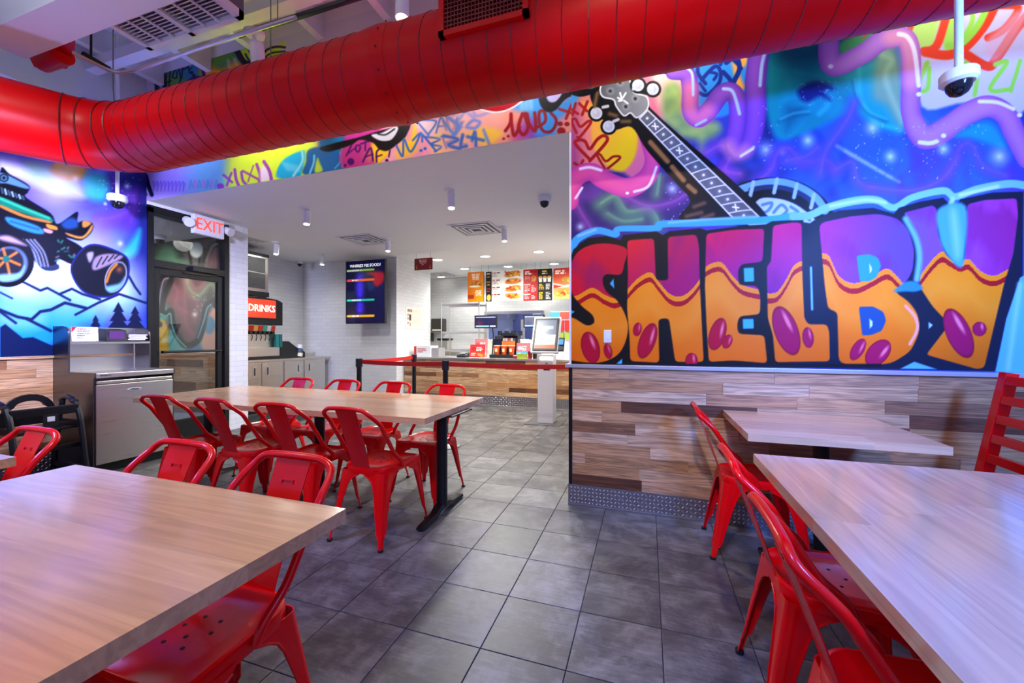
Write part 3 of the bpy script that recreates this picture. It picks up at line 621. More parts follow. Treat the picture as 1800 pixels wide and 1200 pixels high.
    cv.stroke([(10, 330), (60, 250), (180, 200), (300, 225), (320, 190), (560, 185), (590, 160), (860, 150), (1290, 130), (1455, 100)], [50, 50, 45, 40, 36, 40, 44, 46, 46, 44], sky, 1); cv.stroke([(60, 235), (170, 195)], 14, '#8fd0f4', 2); cv.stroke([(640, 150), (900, 128), (1200, 112)], 14, '#7cc8f2', 2)
    BK = '#16110f'
    cv.poly([(0, 400), (30, 320), (120, 250), (240, 235), (330, 260), (345, 230), (560, 205), (600, 230), (640, 205), (840, 185), (880, 200), (1100, 170), (1260, 160), (1300, 140), (1500, 130), (1500, 1075), (0, 1060)], BK, 1, False)
    cv.frame(1400, 320, 3.3325)
    cv.stroke([(-20, 200), (75, 195), (180, 150), (340, 110), (470, 105), (570, 150), (680, 90), (860, 50), (930, 85), (1060, 40), (1240, 10), (1340, 20)], [46, 44, 46, 48, 44, 40, 40, 42, 40, 42, 46, 46], '#7cc4ee', 1); cv.stroke([(200, 140), (400, 105), (520, 120)], 14, '#c4e6f8', 3); cv.stroke([(960, 75), (1180, 25)], 16, '#d0ecfa', 3)
    NV = '#141a30'
    cv.poly([(-20, 225), (80, 240), (100, 225), (250, 165), (450, 150), (570, 185), (600, 150), (720, 115), (860, 90), (900, 130), (940, 130), (960, 100), (1150, 60), (1330, 55), (1325, 620), (1180, 1110), (-20, 1085)], NV, 1, False)
    cv.stroke([(915, 100), (905, 130)], 30, '#9cd4f2', 2, False)
    # letter fills: red tops dripping over orange; B and Y tops carry some blue light
    OR = lambda x, y: grad('#f48c0e', '#e06608', (0, 500), (0, 640))(x, y)
    def letter(fr, top, bot, drip, ctop, ctop2, p0, p1):
        cv.frame(*fr); cv.poly(bot, OR, .9, True, n=4); cv.poly(top, grad(ctop, ctop2, p0, p1), .9, True, n=4)
    f1, f2 = (1000, 350, 3.6375), (1400, 320, 3.3325)
    def outline(fr, pts, ctop, ctop2, p0, p1, wave, smooth=False):
        """one letter: orange body, red upper half above a wavy drip line"""
        cv.frame(*fr); P = cv.P(pts); Wv = spline(cv.P(wave), False, 6); xs, ys = Wv[:, 0], Wv[:, 1]; o = np.argsort(xs); xs, ys = xs[o], ys[o]; k = fr[2]
        def col(x, y):
            yl = np.interp(x, xs, ys); d = (y-yl)*k
            c = OR(x, y); t = grad(ctop, ctop2, p0, p1)(x, y); wv = wob(x, y, .018, 17)[:, None]; t = t+(rgb('#7a1668')-t)*np.clip(wv*1.5-.5, 0, .5)
            c = np.where((d < 56)[:, None], rgb('#a8101a'), c); c = np.where((d < 24)[:, None], rgb('#f28c12'), c); c = np.where((d < -8)[:, None], t, c)
            return c+(rgb('#f6b04a')-c)*(np.clip(1-np.abs(d-190)/120, 0, 1)*.25)[:, None]
        cv.poly(pts, col, .9, smooth, n=4)
    def rr(pts, r=18):
        out = []; n = len(pts)
        for i in range(n):
            p, a, b = np.array(pts[i], float), np.array(pts[i-1], float), np.array(pts[(i+1) % n], float)
            for q in (a, b):
                pass
            da, db = a-p, b-p; la, lb = np.hypot(*da), np.hypot(*db); ra = min(r, la*.45, lb*.45)
            s, e = p+da/la*ra, p+db/lb*ra
            for t in (0, .35, .65, 1): out.append(tuple((1-t)**2*s+2*t*(1-t)*p+t*t*e))
        return out
    S1 = [(10, 420), (60, 335), (150, 290), (270, 285), (370, 320), (355, 410), (330, 480), (240, 480), (215, 520), (240, 590), (310, 650), (360, 740), (378, 830), (350, 940), (290, 1010), (180, 1045), (20, 1030), (0, 1000), (-10, 780), (30, 760), (110, 805), (160, 790), (150, 740), (80, 680), (20, 600), (0, 500)]
    outline(f1, S1, '#cf1630', '#c8102a', (1000, 430), (1090, 470), [(-10, 640), (60, 620), (150, 575), (230, 620), (300, 640), (400, 600)], True)
    H1_ = rr([(372, 262), (545, 250), (556, 515), (600, 520), (635, 515), (632, 240), (815, 225), (832, 300), (838, 560), (862, 1040), (680, 1040), (640, 760), (572, 765), (578, 1045), (392, 1035), (388, 880), (372, 700), (378, 480)], 26)
    outline(f1, H1_, '#e01a2a', '#a3145a', (1120, 420), (1180, 500), [(370, 590), (440, 515), (520, 475), (570, 530), (640, 610), (710, 630), (780, 590), (850, 500)])
    E1 = rr([(878, 220), (1060, 195), (1250, 188), (1238, 400), (1105, 415), (1082, 450), (1085, 548), (1205, 555), (1225, 620), (1222, 735), (1090, 748), (1075, 800), (1082, 860), (1250, 870), (1268, 1048), (1050, 1030), (895, 1040), (880, 800), (870, 560)], 26)
    outline(f1, E1, '#e0144a', '#9a1480', (1250, 400), (1300, 490), [(860, 450), (920, 415), (980, 415), (1040, 490), (1100, 550), (1170, 575), (1260, 590)])
    L1 = rr([(1305, 170), (1500, 150), (1500, 790), (1640, 800), (1640, 900), (1630, 1042), (1450, 1035), (1320, 1040), (1305, 870), (1275, 760), (1262, 620), (1268, 430), (1292, 400)], 24)
    L1 = rr([(1305, 168), (1430, 148), (1488, 152), (1492, 460), (1505, 760), (1530, 800), (1650, 800), (1665, 850), (1668, 1036), (1500, 1038), (1320, 1042), (1305, 870), (1272, 760), (1265, 430), (1292, 400)], 24)
    outline(f1, L1, '#d81a78', '#8a1f8a', (1360, 390), (1390, 500), [(1260, 610), (1330, 600), (1390, 520), (1440, 430), (1520, 390)])
    B1 = rr([(132, 240), (320, 200), (480, 185), (600, 215), (660, 290), (690, 400), (680, 520), (640, 590), (570, 640), (660, 700), (715, 780), (720, 880), (670, 990), (560, 1060), (380, 1078), (248, 1058), (240, 760), (185, 742), (165, 600), (150, 430)], 40)
    outline(f2, B1, '#b02aa0', '#6a48b8', (1440, 390), (1560, 440), [(140, 425), (190, 440), (250, 560), (340, 600), (440, 560), (530, 515), (590, 560), (640, 610), (740, 620)])  # purple top: partly paint, partly blue light put into the colour
    Y1 = rr([(625, 180), (800, 135), (822, 160), (826, 300), (870, 420), (960, 505), (990, 430), (1000, 130), (1100, 105), (1290, 95), (1298, 200), (1270, 420), (1215, 600), (1100, 1085), (1060, 1095), (900, 1050), (760, 1010), (860, 880), (895, 830), (800, 730), (720, 610), (730, 480), (715, 340), (680, 250)], 22)
    outline(f2, Y1, '#7a50b8', '#b0309a', (1620, 400), (1790, 380), [(700, 590), (780, 480), (850, 415), (900, 440), (960, 470), (1010, 460), (1080, 530), (1160, 555), (1250, 515), (1300, 510)])  # purple top again mixes paint with blue light in its colour
    cv.frame(*f2)
    # counters, highlights
    cv.poly(rr([(352, 430), (430, 422), (480, 445), (496, 490), (470, 555), (430, 580), (372, 582)], 14), '#2f96cc', 1, False); cv.poly([(428, 478), (440, 500), (440, 520), (430, 535)], '#d8f0fa', .8, False)
    cv.poly(rr([(365, 730), (450, 728), (510, 760), (526, 810), (500, 870), (440, 895), (385, 898)], 14), '#1f4a86', 1, False); cv.poly([(428, 800), (445, 815), (445, 840), (430, 858)], '#bfe4f4', .8, False)
    cv.poly([(775, 820), (798, 838), (776, 858)], '#8fd0ee', .8, False); cv.stroke([(640, 725), (695, 790), (708, 860), (665, 948)], 18, '#f6a08c', 1)
    cv.stroke([(640, 215), (700, 330), (720, 440), (705, 570)], 34, '#6cb6e4', 3); cv.poly([(830, 160), (990, 140), (985, 420), (958, 500), (880, 420), (838, 320)], '#4aa4dc', 3); cv.poly([(900, 180), (940, 180), (960, 400), (930, 430)], '#7cc4ec', 7)
    cv.poly([(570, 640), (640, 585), (700, 585), (740, 620), (700, 640), (640, 640)], '#2f86bc', 2)
    cv.stroke([(85, 500), (92, 745)], 12, '#6cc0ec', 1, False); cv.poly([(690, 1052), (820, 1095), (610, 1092)], '#5cb0e0', 1, False)
    cv.poly([(1310, 560), (1345, 540), (1345, 1120), (1165, 1110), (1230, 800)], '#5fb4e4', 1, False); cv.stroke([(1310, 600), (1240, 1090)], 24, '#8fd0f0', 5, False)
    M1 = '#a0104e'
    bean(cv, (360, 980), 36, 70, .55, M1); bean(cv, (478, 1000), 60, 92, .75, M1); bean(cv, (950, 885), 72, 155, -.42, M1); bean(cv, (1072, 860), 42, 42, 0, M1); bean(cv, (68, 910), 33, 60, -.1, M1); bean(cv, (-60, 870), 70, 150, -.35, M1)
    cv.frame(*f1)
    for a in (rr([(1118, 440), (1182, 437), (1184, 525), (1122, 527)], 6), rr([(1112, 766), (1180, 765), (1182, 826), (1114, 828)], 6)): cv.poly(a, '#45aede', 1, False)
    cv.poly([(262, 540), (285, 508), (290, 570)], '#45aede', 1, False); cv.poly([(0, 700), (36, 720), (0, 745)], '#45aede', 1, False); cv.poly([(300, 1055), (340, 1020), (340, 1056)], '#45aede', 1, False)
    bean(cv, (138, 948), 58, 102, -.25); bean(cv, (250, 972), 26, 48, -.2); bean(cv, (438, 832), 27, 43, .2); bean(cv, (502, 905), 52, 118, .35); bean(cv, (784, 1035), 40, 52, 0); bean(cv, (950, 862), 52, 106, .3); bean(cv, (1013, 910), 30, 46, .4)
    cv.rect(0, 1052, 2000, 1075, '#10121c', 1)

def paint_header(cv):
    i = np.arange(len(cv.x)); cv.c[:] = rgb('#d9d8dc')
    lowb = np.clip((cv.y-(40-(cv.x-700)*.16))/40, 0, 1)     # painted band grows upwards into the blob
    # ground colours along the band
    cv.frame(0, 0, 1)
    def span(x0, x1, c, soft=6): cv.poly([(x0, 900), (x0, -80), (x1, -80), (x1, 900)], c, soft, False)
    span(238, 1015, '#e88fb0', 1); span(255, 420, '#b09ad8', 10); span(330, 420, '#78c0c0', 22); span(398, 560, '#d2f03c', 10); span(560, 612, '#1f6a9a', 4); span(605, 680, '#b8308a', 5); span(672, 860, '#ef9ab4', 8); span(850, 960, '#e08a78', 14); span(925, 985, '#3f92dc', 12); span(985, 1020, '#d07ab0', 10)
    # upper white wall with blob edge
    cv.frame(240, 60, 4.286)
    cv.poly([(-200, -600), (3600, -600), (3600, -300), (1300, 120), (1130, 60), (1060, 90), (960, 150), (900, 205), (850, 130), (760, 20), (640, 20), (480, 110), (330, 80), (220, 60), (150, 110), (110, 230), (150, 350), (140, 480), (-200, 560)], '#dcdbe0', 1.2)
    cv.poly([(190, 140), (330, 100), (480, 120), (640, 40), (740, 60), (780, 160), (820, 260), (700, 420), (200, 520), (220, 350), (180, 240)], '#2f7a96', 3)
    cv.poly([(210, 330), (300, 300), (420, 360), (520, 200), (560, 110), (660, 65), (740, 110), (760, 200), (620, 260), (420, 420), (190, 500)], '#5f9a3a', 10)
    cv.poly([(330, 120), (440, 130), (470, 250), (400, 300), (320, 200)], '#2d84a8', 14)
    cv.poly([(500, 230), (640, 260), (740, 200), (810, 230), (800, 280), (640, 340), (540, 400), (480, 330)], '#e89a1a', 5); cv.poly([(400, 360), (500, 320), (560, 380), (460, 460)], '#e8a050', 3)
    cv.stroke([(500, 230), (510, 320), (550, 330), (440, 330), (380, 370), (340, 400)], 26, '#3a1766', 1.2)
    for p, w in (([(690, 200), (700, 250)], 14), ([(740, 190), (760, 250)], 14)): cv.stroke(p, w, '#c8c8e0', 3, False)
    for p in ([(225, 300), (215, 420)], [(255, 270), (240, 440)], [(215, 370), (260, 350)], [(290, 270), (270, 320), (300, 330), (305, 280)], [(310, 230), (330, 350), (250, 440)], [(290, 240), (340, 225)], [(340, 330), (360, 170), (400, 290)], [(345, 270), (390, 250)], [(390, 170), (430, 200)], [(395, 270), (420, 250)]): cv.stroke(p, 10, '#1a1430', .8)
    cv.ell((415, 290), 13, 13, 0, '#1a1430'); cv.ell((432, 312), 13, 13, 0, '#1a1430')
    DK = '#12142e'
    cv.stroke([(230, 120), (195, 180), (200, 320), (215, 420), (180, 520)], 34, DK, 1); cv.stroke([(165, 130), (95, 160), (80, 230), (120, 330), (150, 400), (120, 520)], 24, DK, 1); cv.stroke([(170, 170), (150, 240), (175, 330), (185, 400), (160, 500)], 20, '#b8a8e0', 1); cv.stroke([(150, 190), (140, 260), (165, 350), (165, 430), (140, 510)], 9, DK, .8)
    cv.stroke([(640, 45), (720, 60), (770, 150), (810, 210), (860, 230)], 44, DK, 1); cv.stroke([(840, 100), (880, 180), (920, 190), (980, 120), (1050, 95), (1118, 100)], 15, DK, 1); cv.stroke([(820, 150), (860, 205), (940, 200), (1010, 145), (1116, 130)], 12, DK, 1); cv.stroke([(950, 200), (1040, 165), (1120, 150)], 9, DK, 1)
    # dark corner stripes at the left end
    cv.poly([(-40, 1060), (70, 1060), (110, 1200), (-40, 1220)], '#b8b0e4', 2, False)
    for p, w in (([(5, 1040), (20, 1120), (40, 1210)], 14), ([(38, 1060), (50, 1130), (75, 1210)], 12), ([(72, 1070), (90, 1140), (115, 1210)], 30)): cv.stroke(p, w, '#10143a', .9)
    for k in range(9): x = 125+k*28; cv.stroke([(x, 1110), (x+6, 1150), (x+2, 1180)], 9, '#7a6ad0' if k % 2 else '#9a5ac0', 1); cv.stroke([(x, 1110), (x+18, 1130), (x+4, 1150)], 7, '#7a6ad0', 1)
    for k in range(7): x = 400+k*32; cv.stroke([(x, 1160), (x+8, 1100), (x+22, 1150)], 9, '#c87ab4' if k % 2 else '#5a9ec0', 1.4)
    PU = '#9a4aa8'
    for p, w in (([(655, 1060), (720, 1115)], 18), ([(715, 1045), (680, 1140)], 16), ([(740, 1020), (750, 1090), (770, 1140)], 22), ([(790, 1040), (800, 1100), (825, 1130)], 20), ([(800, 1030), (930, 1100)], 16), ([(880, 990), (840, 1110)], 10), ([(905, 980), (930, 1060), (925, 1110)], 22), ([(960, 960), (1000, 1030), (1015, 1095)], 24)): cv.stroke(p, w, PU, 1)
    cv.poly([(940, 1000), (985, 1010), (1005, 1090), (935, 1105)], '#ecdcea', 3)
    cv.stroke([(960, 960), (1000, 1030), (1015, 1095)], 22, PU, 1); cv.ell((632, 1145), 28, 22, 0, PU)
    cv.poly([(1060, 1060), (1080, 980), (1150, 920), (1240, 900), (1240, 1060), (1120, 1090)], '#18a8d8', 2)
    # centre of the band
    cv.frame(420, 200, 4.5)
    cv.poly([(300, 500), (320, 420), (390, 340), (520, 290), (520, 380), (470, 460), (420, 500)], '#22b0d8', 2)
    for k in range(5): cv.stroke([(350+k*26, 390+k*6), (385+k*24, 440+k*3)], 12, '#7cd4ec', 4, False, a=.8)
    cv.stroke([(500, 300), (500, 380), (430, 490)], 18, '#8fe0e8', 1); cv.stroke([(530, 290), (530, 380), (510, 470)], 20, '#c8e83a', 1)
    cv.poly([(545, 290), (640, 260), (820, 260), (820, 430), (520, 480), (530, 380)], '#1f64a0', 2); cv.poly([(620, 350), (600, 460), (660, 450), (640, 390)], '#b8d83a', 2); cv.stroke([(595, 330), (590, 390), (560, 470)], 16, '#6cc4e4', 1); cv.stroke([(800, 300), (805, 370), (760, 430)], 12, '#4aa8d0', 1); cv.stroke([(815, 270), (820, 420)], 12, '#8aa83a', 1, False)
    cv.poly([(830, 260), (1080, 230), (1110, 390), (830, 430)], '#b8327e', 5); cv.glow((1040, 340), 110, '#e8925a', .7)
    cv.poly([(1050, 230), (1130, 270), (1190, 300), (1130, 385), (1080, 390)], '#f6c61e', 4); cv.poly([(1130, 385), (1180, 340), (1240, 300), (1300, 350), (1290, 370)], '#f4a8b4', 4)
    cv.poly([(1330, 100), (1400, 60), (1420, 260), (1330, 340), (1240, 330), (1300, 200)], '#f6c62a', 6); cv.poly([(1330, 60), (1380, 60), (1350, 200), (1320, 190)], '#f08ab0', 3); cv.poly([(1420, 60), (1500, 60), (1560, 240), (1480, 330), (1420, 280)], '#f4a0b4', 5); cv.poly([(1540, 150), (1700, 80), (1800, 90), (1800, 290), (1560, 330)], '#f8d070', 8); cv.glow((1650, 250), 110, '#f48ab4', .8)
    PV = '#4a1460'
    for p, w in (([(850, 330), (890, 250)], 14), ([(870, 310), (920, 270)], 10), ([(925, 290), (930, 250), (960, 260), (945, 300), (925, 290)], 13), ([(1000, 290), (1000, 220)], 13), ([(960, 240), (1030, 215)], 13), ([(980, 380), (1040, 270), (1060, 370)], 15), ([(1000, 340), (1060, 320)], 12), ([(1090, 380), (1090, 300), (1130, 270)], 14), ([(1085, 340), (1130, 325)], 12), ([(1185, 340), (1195, 290)], 12)): cv.stroke(p, w, PV, .9)
    cv.ell((885, 378), 28, 28, 0, PV); cv.ell((840, 408), 12, 12, 0, PV); cv.ell((1170, 368), 14, 12, 0, PV)
    cv.poly([(640, 270), (760, 230), (930, 190), (1060, 150), (1200, 110), (1350, 75), (1330, 160), (1290, 210), (1180, 290), (1110, 280), (1060, 230), (960, 205), (900, 240), (820, 270), (700, 300)], '#14100f', 1.2); cv.poly([(1050, 165), (1130, 150), (1230, 100), (1260, 120), (1210, 200), (1140, 215), (1080, 195)], '#c8c6d4', 1.2); cv.stroke([(1100, 160), (1160, 165), (1230, 120)], 12, '#14100f', 1)
    BL = '#2a62c0'
    for p, w in (([(1245, 250), (1295, 335), (1305, 200), (1360, 300), (1440, 150)], 16), ([(1375, 210), (1440, 150), (1450, 220)], 15), ([(1480, 260), (1560, 290), (1600, 200), (1530, 180)], 0), ([(1455, 165), (1560, 295)], 17), ([(1465, 180), (1590, 200), (1520, 240), (1600, 260), (1550, 298)], 16), ([(1610, 180), (1640, 270)], 16), ([(1600, 180), (1720, 195), (1640, 230), (1760, 270)], 16), ([(1780, 170), (1760, 230), (1800, 240)], 16)):
        if w: cv.stroke(p, w, BL, .9)
    cv.ell((1440, 290), 13, 12, 0, BL); cv.ell((1472, 275), 13, 12, 0, BL)
    cv.poly([(1420, 60), (1780, -30), (1800, 80), (1680, 120), (1500, 160)], '#f2e0e4', 8, a=.8)
    for p in ([(1410, 60), (1500, 170)], [(1440, 50), (1560, 60), (1500, 160)], [(1560, 150), (1600, 30), (1640, 130)], [(1575, 100), (1630, 95)], [(1640, 20), (1680, 140), (1730, 20)], [(1740, 110), (1700, 80), (1780, 60)], [(1700, 120), (1770, 105)]): cv.stroke(p, 15, '#4a74c8', 1)
    # LOVE
    cv.frame(780, 130, 6)
    cv.poly([(20, 420), (400, 340), (620, 400), (640, 560), (500, 760), (0, 840)], '#e8a49a', 14, a=.7); cv.poly([(250, 640), (430, 560), (620, 620), (480, 760), (380, 740)], '#f4c828', 5, a=.7); cv.poly([(820, 540), (1000, 500), (1000, 650), (760, 690)], '#a02aa0', 14)
    cv.poly([(720, 360), (860, 240), (1010, 200), (1050, 400), (1300, 260), (1400, 240), (1340, 420), (1160, 480), (1220, 560), (1050, 640), (960, 620), (1000, 440), (860, 400)], '#3a94e2', 6)
    for k in range(3): cv.stroke([(820+k*48, 280), (825+k*48, 360)], 22, '#a8c8d0', 5, False, a=.8)
    cv.poly([(1290, 440), (1400, 300), (1560, 250), (1560, 480), (1460, 560), (1360, 560), (1360, 640), (1200, 600)], '#e08a70', 8, a=.9); cv.poly([(1380, 240), (1560, 250), (1540, 290), (1420, 300)], '#f4c01e', 4)
    for p in ([(0, 500), (120, 640), (140, 480)], [(60, 470), (170, 560), (100, 640)], [(190, 520), (120, 620)], [(240, 560), (330, 570), (380, 510), (310, 490), (250, 540)], [(0, 650), (150, 690), (50, 750), (170, 790)], [(200, 640), (180, 760), (240, 760)], [(300, 700), (330, 610), (340, 760)], [(250, 660), (420, 700)], [(420, 590), (480, 740)]): cv.stroke(p, 30, '#3466c0' if p[0][1] > 600 else '#6a86cc', 2)
    for p in ([(20, 420), (100, 500)], [(100, 430), (220, 380), (160, 480)], [(240, 400), (320, 460)], [(300, 380), (360, 440), (480, 400)]): cv.stroke(p, 28, '#6a86cc', 3, a=.8)
    cv.poly([(380, 340), (840, 235), (780, 320), (640, 390), (500, 400)], '#a0101e', 2, True, edge='#f0dce4', ew=2.5)
    RD = '#8e0f1c'
    for p, w in (([(650, 600), (700, 520), (710, 420), (720, 560), (745, 650), (800, 560)], 34), ([(830, 420), (790, 560), (840, 640), (890, 560), (850, 430), (870, 420)], 36), ([(880, 420), (900, 520), (960, 600), (970, 520), (960, 410)], 36), ([(990, 560), (1070, 500), (1060, 400), (1010, 400), (1010, 520), (1050, 600), (1120, 610), (1170, 560), (1185, 480), (1130, 410)], 32)): cv.stroke(p, w, RD, 1)
    for c, r in (((632, 682), 16), ((680, 656), 17), ((1228, 525), 30), ((1300, 528), 28), ((1240, 600), 45)): cv.ell(c, r, r*.85, 0, RD)
    for p in ([(1220, 370), (1410, 430)], [(1350, 320), (1290, 470)], [(1380, 290), (1510, 390)], [(1530, 270), (1430, 420)]): cv.stroke(p, 30, '#a3151a', 1)
    cv.poly([(1000, 210), (1080, 180), (1260, 140), (1420, 110), (1440, 150), (1560, 190), (1560, 250), (1380, 230), (1280, 270), (1180, 380), (1090, 400), (1020, 330)], '#0d0d12', 1.2); cv.poly([(1085, 190), (1260, 145), (1240, 220), (1180, 290), (1120, 295), (1085, 250)], '#b8aee0', 1.2); cv.stroke([(1120, 175), (1120, 220)], 12, '#0d0d12', .8, False)

def paint_left(cv):
    i = np.arange(len(cv.x)); cv.c[:] = rgb('#5a62d8'); cv.put(i, grad('#6a58e0', '#1f96ee', (0, 350), (0, 560)), np.ones(len(i), np.float32))
    nebula(cv, (21, 24), ('#3a3ab4', '#8a8cf0'), .018)
    cv.frame(0, 270, 3.243)
    cv.poly([(620, 130), (860, 120), (860, 900), (780, 780), (720, 560), (760, 430), (700, 300), (600, 250)], '#222a78', 16); cv.poly([(560, 360), (700, 330), (780, 200), (740, 420), (640, 440), (600, 520), (540, 480)], '#5a3ab0', 14)
    smoke(cv, [(560, 380), (640, 370), (740, 320), (770, 240)], 60, '#6a3ab4', '#8a5ad0'); smoke(cv, [(640, 150), (680, 220), (760, 260), (740, 400)], 40, '#5a2a9a', '#7a4ab8')
    cv.poly([(0, 20), (150, 60), (330, 110), (480, 240), (330, 220), (180, 170), (0, 100)], '#dcd8ff', 10); cv.poly([(150, 50), (260, 70), (330, 130), (420, 150), (400, 210), (260, 170), (180, 130)], '#8ab8a8', 12)
    cv.ell((395, 95), 105, 62, .1, '#f08a1c', 4); cv.ell((395, 85), 60, 36, .1, '#f8b060', 8); cv.glow((430, 140), 40, '#ffffff', .9)
    cv.poly([(490, 110), (590, 120), (620, 200), (590, 270), (500, 250), (480, 190)], '#3fc0c8', 8); cv.poly([(690, 580), (760, 480), (800, 430), (790, 540), (750, 590)], '#2fb4b4', 6)
    stars(cv, 560, 130, 800, 330, 40, 31, 3.5); 
    for p, r in (((725, 185), 34), ((685, 512), 34), ((600, 285), 20)): cv.glow(p, r, '#eaf0ff', 1)
    cv.glow((400, 660), 360, '#ffffff', 1., 1.2); cv.glow((120, 720), 260, '#f0f2ff', 1., 1.2); cv.glow((660, 760), 260, '#eef8ff', 1., 1.2); cv.glow((330, 180), 260, '#f0ecff', .9); cv.glow((560, 520), 240, '#b8b4ff', .8)
    # mountains
    cv.poly([(0, 860), (150, 850), (260, 920), (230, 990), (90, 1000), (0, 960)], '#7cc0fa', 10, a=.7)
    for p, w in (([(0, 790), (70, 825)], 10), ([(110, 720), (230, 780), (270, 765), (400, 835)], 14), ([(340, 800), (410, 770), (470, 800), (570, 830)], 14), ([(0, 900), (90, 965)], 16), ([(0, 890), (100, 930), (180, 945), (230, 900), (290, 890), (370, 850), (490, 880)], 18), ([(150, 940), (290, 1010)], 18), ([(430, 918), (560, 850), (680, 800), (830, 850)], 14), ([(730, 690), (770, 760), (800, 800)], 14)): cv.stroke(p, w, '#14204e', 1, False)
    for x, y, s in ((545, 918, .7), (675, 845, 1.15), (770, 868, .9)):
        cv.poly([(x, y), (x+28*s, y+50*s), (x+16*s, y+50*s), (x+44*s, y+95*s), (x+26*s, y+95*s), (x+70*s, y+150*s), (x-70*s, y+150*s), (x-26*s, y+95*s), (x-44*s, y+95*s), (x-16*s, y+50*s), (x-28*s, y+50*s)], '#10183c', .8, False)
    cv.poly([(0, 990), (30, 970), (130, 1050), (190, 1045), (290, 1090), (430, 1120), (860, 1000), (860, 1260), (0, 1260)], '#0e1c4a', 1, False)
    # hot rod (driver left out)
    BK = '#0c0e16'
    cv.poly([(0, 100), (60, 120), (165, 180), (160, 220), (150, 250), (290, 340), (330, 400), (440, 330), (440, 390), (480, 380), (530, 400), (520, 450), (460, 495), (380, 480), (450, 520), (480, 560), (420, 630), (330, 600), (320, 660), (250, 660), (190, 600), (0, 470)], BK, 1.2)
    cv.poly([(0, 245), (160, 310), (290, 365), (285, 392), (150, 345), (0, 290)], '#0f7a5a', 1.4); cv.stroke([(0, 255), (150, 318), (280, 368)], 12, '#3ac08c', 2); cv.poly([(0, 290), (150, 350), (285, 385), (270, 395), (130, 362), (0, 305)], '#c87a30', 1.2)
    cv.poly([(0, 110), (60, 130), (160, 185), (150, 200), (40, 170), (0, 165)], '#5a86a8', 1.5); cv.ell((22, 138), 28, 24, .2, '#1a2230'); cv.ell((22, 138), 18, 16, .2, '#4a7490'); cv.ell((22, 138), 10, 9, 0, '#10141e')
    for k in range(7): cv.stroke([(8+k*20, 195+k*8), (16+k*20, 225+k*6)], 10, '#9ab8cc' if k % 2 else '#3a5468', 1)
    cv.poly([(40, 360), (210, 410), (250, 455), (180, 450), (60, 405)], '#2f8ac8', 2); cv.stroke([(60, 385), (220, 432)], 8, '#1a4a7a', 2)
    cv.poly([(265, 400), (320, 415), (325, 435), (275, 425)], '#e0902a', 1.2); cv.poly([(250, 425), (300, 440), (290, 455), (255, 445)], '#d89a98', 1.2)
    cv.poly([(375, 450), (470, 470), (525, 405), (520, 440), (470, 485), (400, 470)], '#d8903a', 1.4); cv.poly([(475, 380), (520, 395), (490, 420), (470, 415)], '#c88a3a', 1.4); cv.poly([(350, 400), (400, 365), (440, 380), (440, 420), (380, 430)], '#1f4a86', 3)
    for k in range(12): q = random.Random(k); x, y = 300+q.uniform(0, 150), 490+q.uniform(0, 120); cv.stroke([(x, y), (x+q.uniform(-25, 25), y+q.uniform(-14, 14))], 8, q.choice(['#2f8a70', '#1a5a50', '#5aa890', '#8a6a78']), 1.5)
    cv.poly([(100, 480), (190, 540), (230, 610), (270, 640), (330, 630), (330, 660), (250, 660), (190, 600), (150, 540)], '#2a3350', 1.2)
    for k in range(4): cv.stroke([(130+k*22, 490), (190+k*20, 560), (215+k*20, 640)], 8, '#c8d0f0', 1.5, a=.8)
    # wheels
    cv.ell((45, 610), 150, 150, 0, BK); cv.poly([(0, 470), (60, 470), (150, 520), (120, 520), (0, 490)], '#b89aa8', 3); cv.ell((50, 630), 112, 102, -.3, '#3a3f58'); cv.ell((50, 630), 104, 94, -.3, '#6a8ab0', 3); cv.ell((46, 622), 90, 80, -.3, '#20222e', 2)
    for k in range(6): a = k*1.047+.3; cv.stroke([(36, 600), (36+80*math.cos(a), 612+72*math.sin(a))], 15, '#d8752a', 1.2, False)
    cv.ell((36, 600), 20, 20, 0, '#1a6a5a'); cv.poly([(0, 690), (110, 680), (140, 640), (120, 700), (60, 725), (0, 725)], '#8ac8f0', 3)
    cv.poly([(470, 545), (540, 518), (640, 545), (720, 590), (736, 660), (715, 740), (650, 805), (560, 815), (470, 780), (415, 700), (410, 630)], '#181a26', 1.2, True, edge='#22287a', ew=3); cv.poly([(545, 590), (620, 570), (700, 590), (560, 660), (525, 650)], '#a08a98', 2)
    for k in range(4): cv.stroke([(550+k*34, 645-k*16), (580+k*34, 590-k*6)], 7, '#181a26', 1)
    cv.poly([(495, 570), (530, 560), (530, 590), (510, 620)], '#b0a4b0', 2); cv.ell((660, 702), 58, 92, .38, '#c8ccdc'); cv.ell((660, 702), 52, 86, .38, '#1c1e28', 1.5); cv.poly([(605, 760), (680, 740), (715, 700), (690, 760), (630, 790)], '#7cc0ec', 3); cv.stroke([(608, 730), (630, 670), (665, 630)], 14, '#e0852a', 1.5); cv.glow((680, 660), 40, '#c86a3a', .8)

